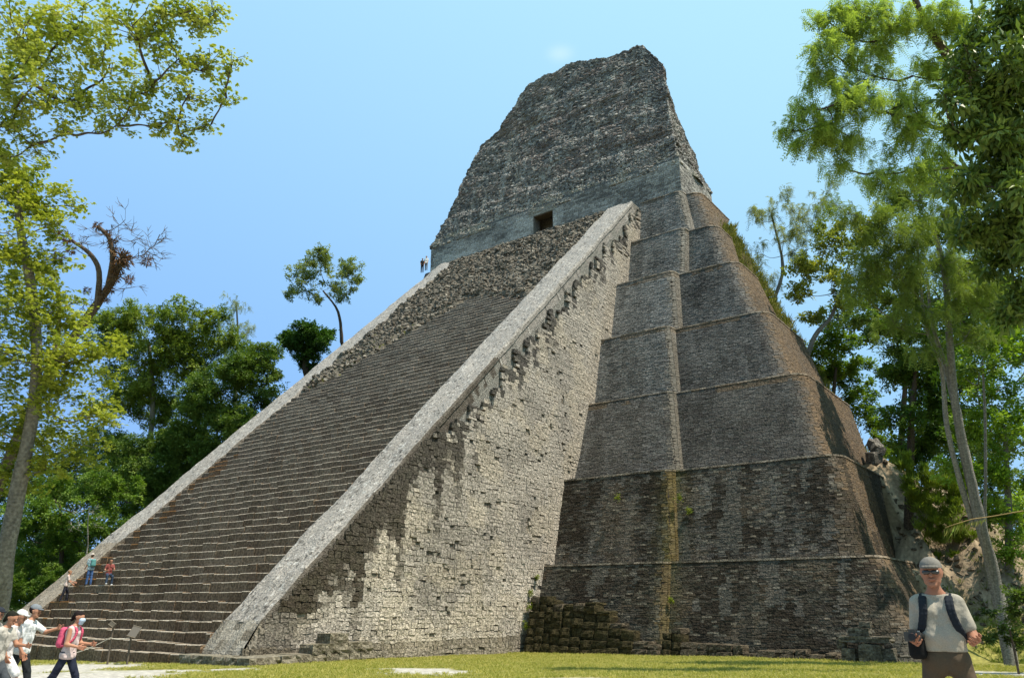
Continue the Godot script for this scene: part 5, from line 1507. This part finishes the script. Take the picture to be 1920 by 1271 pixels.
	# hair, cap
	if look.has("hair"):
		var hbn := [[hp.call(0, 0.045, -0.035), hp.call(0, 0.04, 0.022), 0.092, 0.082]]
		if look.get("long", false):
			hbn.append([hp.call(0, 0.0, -0.06), hp.call(0, -0.16, -0.075), 0.075, 0.05])
		if look.get("bun", false):
			hbn.append([hp.call(0, 0.0, -0.1), hp.call(0, -0.07, -0.13), 0.045, 0.03])
		add.call("hair", hbn, 0.02, [[hp.call(0, 0.03, 0.05), (hf * 0.8 - hu * 0.6).normalized()]], look.hair, M.vert, minf(cell * 0.6, 0.012))
	if look.has("cap"):
		var cb := [[hp.call(0, 0.062, -0.03), hp.call(0, 0.06, 0.022), 0.09, 0.083]]
		add.call("cap", cb, 0.01, [[hp.call(0, 0.045, 0), -hu]], look.cap, M.cloth, minf(cell * 0.5, 0.01))
		var br := []
		for k in 5: br.append([hp.call((k - 2) * 0.028, 0.058, 0.07), hp.call((k - 2) * 0.026, 0.05, 0.15 - 0.009 * (k - 2) * (k - 2)), 0.014, 0.009])
		if look.get("brim", false):
			for k in 12: br.append([hp.call(cos(k * TAU / 12) * 0.09, 0.05, sin(k * TAU / 12) * 0.1), hp.call(cos(k * TAU / 12) * 0.15, 0.03, sin(k * TAU / 12) * 0.16), 0.01, 0.009])
		add.call("visor", br, 0.03, [], (look.cap as Color) * 0.8, M.cloth, 0.007)
	# shirt
	if look.has("shirt"):
		var sb := []
		for b in torso: sb.append([b[0], b[1], b[2] + 0.014, b[3] + 0.014])
		sb.append([hip + up * -0.02 + Vector3(-0.07, 0, 0), hip + up * -0.02 + Vector3(0.07, 0, 0), 0.126, 0.126])
		var sl: float = look.get("sleeve", 0.6)
		for a in arm:
			if sl > 0.0: sb.append([a[0], a[0].lerp(a[1], minf(sl, 1.0)), 0.066 if sl < 1.0 else 0.06, 0.06 if sl < 1.0 else 0.05])
			if sl > 1.0: sb.append([a[1], a[1].lerp(a[2], sl - 1.0), 0.052, 0.042])
		var cl := [[hip + up * look.get("hem", -0.09), -up], [neck + up * 0.005 + fw * 0.02, (up + fw * 0.2).normalized()]]
		add.call("shirt", sb, 0.03, cl, look.shirt, look.get("shirt_mat", M.cloth), cell)
	# trousers or shorts
	var tb := [[hip + Vector3(-0.07, 0.035, 0), hip + Vector3(0.07, 0.035, 0), 0.118, 0.118]]
	if look.has("waist"):
		for sx in [-1.0, 1.0]: tb.append([hip + Vector3(sx * 0.065, 0, 0), hip + up * 0.2 + Vector3(sx * 0.06, 0, 0), 0.108, 0.1])
	for l in leg:
		var cut: float = look.get("trouser_len", 2.0)
		tb.append([l[0], l[0].lerp(l[1], minf(cut, 1.0)), 0.087, 0.075 if cut > 1.0 else 0.092])
		if cut > 1.0: tb.append([l[1], l[1].lerp(l[2], cut - 1.0), 0.073, 0.058 + look.get("flare", 0.0)])
	add.call("trousers" if look.get("trouser_len", 2.0) > 1.1 else "shorts", tb, 0.015, [[hip + up * look.get("waist", 0.06), up]], look.trousers, look.get("trouser_mat", M.cloth), cell)
	# shoes
	for l in leg:
		var fd := Vector3(0, sin(minf(0.0, l[3]) * 0.6), cos(l[3] * 0.6))
		add.call("shoe", [[l[2] + Vector3(0, -0.03, -0.03), l[2] + Vector3(0, -0.035, 0) + fd * 0.15, 0.045, 0.038], [l[2], l[2] - Vector3(0, 0.03, 0), 0.045, 0.05]], 0.03, [], look.get("shoes", Color(0.05, 0.05, 0.05)), M.cloth, minf(cell, 0.014))
	# backpack with straps
	if look.has("pack"):
		var back := -fw
		var c := hip + up * 0.33 + back * 0.19
		var pb := []
		for sx in [-1.0, 1.0]:
			pb.append([c + Vector3(sx * 0.06, 0, 0) - up * 0.14, c + Vector3(sx * 0.055, 0, 0) + up * 0.12, 0.085, 0.07])
		if not look.get("straps_only", false): add.call("backpack", pb, 0.04, [], look.pack, M.cloth, cell)
		for sx in [-1.0, 1.0]:
			var x: float = sx * 0.115 * wd
			var pth := [hip + up * 0.46 + back * 0.12 + Vector3(x, 0, 0), hip + up * 0.555 + back * 0.02 + Vector3(x, 0, 0), hip + up * 0.5 + fw * 0.1 + Vector3(x * 1.02, 0, 0), hip + up * 0.4 + fw * (0.122 + fat * 0.3) + Vector3(x * 1.1, 0, 0), hip + up * 0.28 + fw * (0.09 + fat) + Vector3(x * 1.42, 0, 0), hip + up * 0.2 + fw * 0.0 + Vector3(x * 1.62, 0, 0), hip + up * 0.15 + back * 0.12 + Vector3(x * 1.2, 0, 0)]
			pth = smooth_line(pth, 3)
			var st := []
			for i in pth.size() - 1:
				st.append([pth[i] + Vector3(0.015, 0, 0), pth[i + 1] + Vector3(0.015, 0, 0), 0.017, 0.017])
				st.append([pth[i] - Vector3(0.015, 0, 0), pth[i + 1] - Vector3(0.015, 0, 0), 0.017, 0.017])
			add.call("strap", st, 0.012, [], look.get("strap", look.pack), M.cloth, minf(cell, 0.012))
	t.set_meta("joints", 0)
	t.remove_meta("joints")
	spot = {"hip": hip * s, "wl": arm[0][2] * s, "wr": arm[1][2] * s, "dl": arm[0][3], "dr": arm[1][3], "head": hd * s, "hf": hf, "up": up, "s": s}
	return t

var spot := {}

func people():
	M.cloth = vmat(0.9)
	M.cloth.albedo_texture = M.weave
	M.cloth.uv1_triplanar = true
	M.cloth.uv1_scale = Vector3.ONE * 1.3
	M.cloth.heightmap_enabled = true
	M.cloth.heightmap_scale = 1.2
	M.cloth.heightmap_texture = M.crease
	M.gloss = vmat(0.35)
	M.gloss.metallic_specular = 0.6
	M.eye = plain(Color(0.07, 0.05, 0.045), 0.3)
	# the man in the foreground, facing the camera with both forearms raised
	var mp := Vector3(26.95, 0, 11.5)
	mp.y = gh(mp.x, mp.z) - 0.02
	var yaw := atan2(28.183 - mp.x, 19.387 - mp.z) - 0.06
	var man := person("man in a grey cap, sunglasses and pale tee facing the camera with forearms raised", mp, yaw, 1.76,
		{"legs": [[0.05, 0.05, 0.17], [0.0, 0.03, 0.17]], "stance": 0.105, "arms": [[0.08, 0.3, 1.42, -0.06], [0.04, 0.17, 1.46, 0.0]], "palms": [Vector3(-0.55, 0.75, 0.1), Vector3(0.6, 0.8, 0.2)], "curl": [0.5, 0.8], "nod": -0.04},
		{"skin": Color(0.28, 0.13, 0.085), "shirt": Color(0.36, 0.325, 0.27), "sleeve": 0.68, "hem": 0.1, "waist": 0.15, "trousers": Color(0.1, 0.072, 0.05), "trouser_len": 1.05, "cap": Color(0.2, 0.185, 0.165), "glasses": true, "pack": Color(0.022, 0.026, 0.034), "wide": 0.86, "belly": 0.01, "hair": Color(0.06, 0.04, 0.03), "shoes": Color(0.1, 0.08, 0.06)}, 0.0115)
	var sp := spot.duplicate()
	var wl: Vector3 = sp.wr        # his right hand holds the camera
	var cm := thing("camera", "compact black camera held low in the foreground man's hand", "camera", man.transform * (wl + (sp.dr as Vector3) * 0.1 + Vector3(0, 0.045, 0)), "", yaw)
	var cg := Geo.new()
	cg.box(Transform3D(), Vector3(0.125, 0.075, 0.045), Color(0.016, 0.016, 0.018))
	cg.box(Transform3D(Basis(), Vector3(0, 0.045, 0)), Vector3(0.05, 0.026, 0.036), Color(0.016, 0.016, 0.018))
	obj("camera_body", cg.mesh(), M.gloss, cm)
	var cy := CylinderMesh.new()
	cy.top_radius = 0.028; cy.bottom_radius = 0.03; cy.height = 0.05; cy.radial_segments = 20
	var ll := obj("lens", cy, plain(Color(0.02, 0.02, 0.025), 0.3), cm, Vector3(0, 0, 0.045))
	ll.rotation.x = PI / 2
	var sc := Geo.new()
	sc.box(Transform3D(Basis(), Vector3(0.05, 0.04, 0)), Vector3(0.018, 0.012, 0.018), Color(0.3, 0.3, 0.3))
	obj("shutter_button", sc.mesh(), M.gloss, cm)
	var bg := thing("camera_bag", "black padded camera bag hanging at the foreground man's hip", "bag", man.transform * ((sp.hip as Vector3) + Vector3(-0.2, 0.15, 0.1)), "", yaw)
	var bb := Geo.new()
	field_mesh(bb, [[Vector3(-0.025, -0.07, 0), Vector3(-0.025, 0.07, 0), 0.045, 0.04], [Vector3(0.025, -0.07, 0), Vector3(0.025, 0.07, 0), 0.045, 0.04]], 0.012, 0.02, [], Color(0.012, 0.012, 0.014))
	obj("pouch", bb.mesh(), M.cloth, bg)
	var fl := Geo.new()
	field_mesh(fl, [[Vector3(-0.04, 0.07, 0.03), Vector3(0.04, 0.07, 0.03), 0.035, 0.035]], 0.012, 0.02, [], Color(0.02, 0.02, 0.022))
	obj("flap", fl.mesh(), M.cloth, bg)
	# walkers at the lower left
	var right := atan2(0.80, -0.60)      # the way they walk, towards the right of the picture
	var jeans := Color(0.022, 0.027, 0.045)
	var put := func(x: float, z: float, up: float) -> Vector3: return Vector3(x, gh(x, z) + up, z)
	person("woman in a white tank top and dark jeans walking with a bright pink backpack", put.call(11.55, 11.55, 0.0), right, 1.64,
		{"lean": 0.1, "legs": [[0.42, 0.12], [-0.42, 0.3]], "arms": [[0.25, 0.1, 1.25, 0.1], [-0.05, 0.14, 1.4, 0.1]], "nod": 0.15, "curl": [0.9, 0.9]},
		{"skin": Color(0.4, 0.2, 0.13), "shirt": Color(0.62, 0.5, 0.49), "sleeve": 0.0, "trousers": jeans, "hair": Color(0.012, 0.01, 0.01), "bun": true, "pack": Color(0.66, 0.11, 0.2), "strap": Color(0.6, 0.1, 0.17), "wide": 0.9, "shoes": Color(0.03, 0.03, 0.03)}, 0.014)
	var mk := thing("face_mask", "pale blue face mask worn by the woman with the pink backpack", "mask", Vector3(11.55, gh(11.55, 11.55), 11.55), "", right)
	var mg := Geo.new()
	field_mesh(mg, [[Vector3(-0.03, -0.035, 0.085), Vector3(0.03, -0.035, 0.085), 0.045, 0.045], [Vector3(-0.02, -0.09, 0.075), Vector3(0.02, -0.09, 0.075), 0.035, 0.035]], 0.008, 0.02, [], Color(0.5, 0.62, 0.78))
	var mo := obj("mask_panel", mg.mesh(), M.cloth, mk, spot.head)
	mo.rotation.x = 0.19
	person("person in a grey tee with dark tied hair leaning forward at the far lower left", put.call(11.7, 12.9, 0.02), right - 0.1, 1.66,
		{"lean": 0.22, "legs": [[0.55, 0.25], [-0.3, 0.35]], "arms": [[0.5, 0.1, 1.0, 0.2], [-0.45, 0.12, 0.35, 0.0]], "nod": 0.15},
		{"skin": Color(0.36, 0.18, 0.115), "shirt": Color(0.5, 0.47, 0.42), "sleeve": 0.55, "trousers": Color(0.07, 0.075, 0.09), "hair": Color(0.015, 0.012, 0.01), "bun": true, "wide": 0.94}, 0.015)
	person("person in a white cap, white top and white shorts stepping uphill in the left group", put.call(10.62, 12.33, 0.04), right + 0.05, 1.68,
		{"lean": 0.25, "legs": [[0.6, 0.4], [-0.25, 0.3]], "arms": [[0.1, 0.1, 0.5, 0.1], [-0.25, 0.1, 0.6, 0.1]], "nod": 0.1},
		{"skin": Color(0.34, 0.17, 0.11), "shirt": Color(0.72, 0.68, 0.69), "sleeve": 0.5, "trousers": Color(0.75, 0.75, 0.76), "trouser_len": 1.0, "cap": Color(0.78, 0.77, 0.75), "hair": Color(0.02, 0.015, 0.012), "wide": 0.92}, 0.015)
	person("person in a grey cap and loose white shirt raising an arm behind the left group", put.call(10.05, 11.77, 0.0), right + 0.1, 1.76,
		{"lean": 0.12, "legs": [[0.3, 0.1], [-0.25, 0.2]], "arms": [[0.95, 0.15, 0.9, 0.1], [-0.2, 0.1, 0.5, 0.0]], "nod": 0.05},
		{"skin": Color(0.4, 0.2, 0.13), "shirt": Color(0.74, 0.76, 0.78), "sleeve": 0.8, "hem": -0.14, "trousers": Color(0.025, 0.028, 0.035), "cap": Color(0.2, 0.22, 0.25), "hair": Color(0.02, 0.015, 0.012)}, 0.015)
	person("person in a dark cap half cut off by the left edge of the picture", put.call(9.96, 12.4, 0.0), right, 1.72,
		{"lean": 0.1, "legs": [[0.3, 0.1], [-0.3, 0.25]], "arms": [[-0.2, 0.12, 0.4, 0.0], [0.3, 0.1, 0.5, 0.0]]},
		{"skin": Color(0.34, 0.17, 0.11), "shirt": Color(0.3, 0.29, 0.27), "sleeve": 0.6, "trousers": Color(0.3, 0.29, 0.25), "trouser_len": 1.1, "cap": Color(0.03, 0.035, 0.045), "hair": Color(0.02, 0.015, 0.012)}, 0.016)
	# on the stairs
	person("person in blue jeans with a teal backpack standing on the steps", Vector3(-18.7, 3.38, -3.15), right + 2.6, 1.72,
		{"lean": 0.05, "legs": [[0.05, 0.02], [-0.05, 0.02]], "arms": [[0.2, 0.1, 0.6, 0.1], [0.1, 0.1, 0.3, 0.1]]},
		{"skin": Color(0.4, 0.2, 0.13), "shirt": Color(0.36, 0.46, 0.52), "sleeve": 0.8, "trousers": Color(0.06, 0.12, 0.28), "cap": Color(0.66, 0.58, 0.52), "brim": true, "pack": Color(0.1, 0.27, 0.27), "hair": Color(0.05, 0.03, 0.02)}, 0.024)
	person("person in a red shirt sitting sideways on the steps", Vector3(-16.5, 3.36, -3.12), right - 0.9, 1.66,
		{"lean": 0.12, "legs": [[1.25, 1.35, 0.12], [1.35, 1.3, 0.12]], "arms": [[0.6, 0.15, 0.9, 0.2], [0.2, 0.3, 1.2, 0.2]]},
		{"skin": Color(0.34, 0.17, 0.11), "shirt": Color(0.26, 0.075, 0.07), "sleeve": 0.6, "trousers": Color(0.04, 0.06, 0.1), "hair": Color(0.03, 0.02, 0.015), "shoes": Color(0.6, 0.6, 0.6)}, 0.024)
	person("person in a pale pink shirt climbing the steps beside the left balustrade", Vector3(-19.5, 2.53, -2.3), PI - 0.4, 1.66,
		{"lean": 0.1, "legs": [[0.35, 0.3], [-0.15, 0.1]], "arms": [[0.5, 0.1, 0.8, 0.1], [0.3, 0.1, 0.6, 0.1]]},
		{"skin": Color(0.42, 0.22, 0.15), "shirt": Color(0.62, 0.5, 0.47), "sleeve": 0.7, "trousers": Color(0.03, 0.03, 0.04), "hair": Color(0.2, 0.11, 0.06)}, 0.024)
	person("tiny person in dark clothes resting at the top left corner of the stairs", Vector3(-27.2, 37.64, -38.3), 0.8, 1.7,
		{"legs": [[0.05, 0.02], [-0.05, 0.02]], "arms": [[0.1, 0.1, 0.3, 0.1], [0.1, 0.1, 0.3, 0.1]]},
		{"skin": Color(0.3, 0.16, 0.1), "shirt": Color(0.02, 0.02, 0.025), "trousers": Color(0.02, 0.02, 0.03), "hair": Color(0.02, 0.015, 0.012)}, 0.03)
	person("tiny person in a white shirt at the top left corner of the stairs", Vector3(-26.4, 37.64, -38.1), 0.5, 1.7,
		{"legs": [[0.05, 0.02], [-0.05, 0.02]], "arms": [[0.1, 0.1, 0.3, 0.1], [0.1, 0.1, 0.3, 0.1]]},
		{"skin": Color(0.4, 0.22, 0.15), "shirt": Color(0.75, 0.75, 0.75), "trousers": Color(0.2, 0.2, 0.22), "hair": Color(0.02, 0.015, 0.012)}, 0.03)
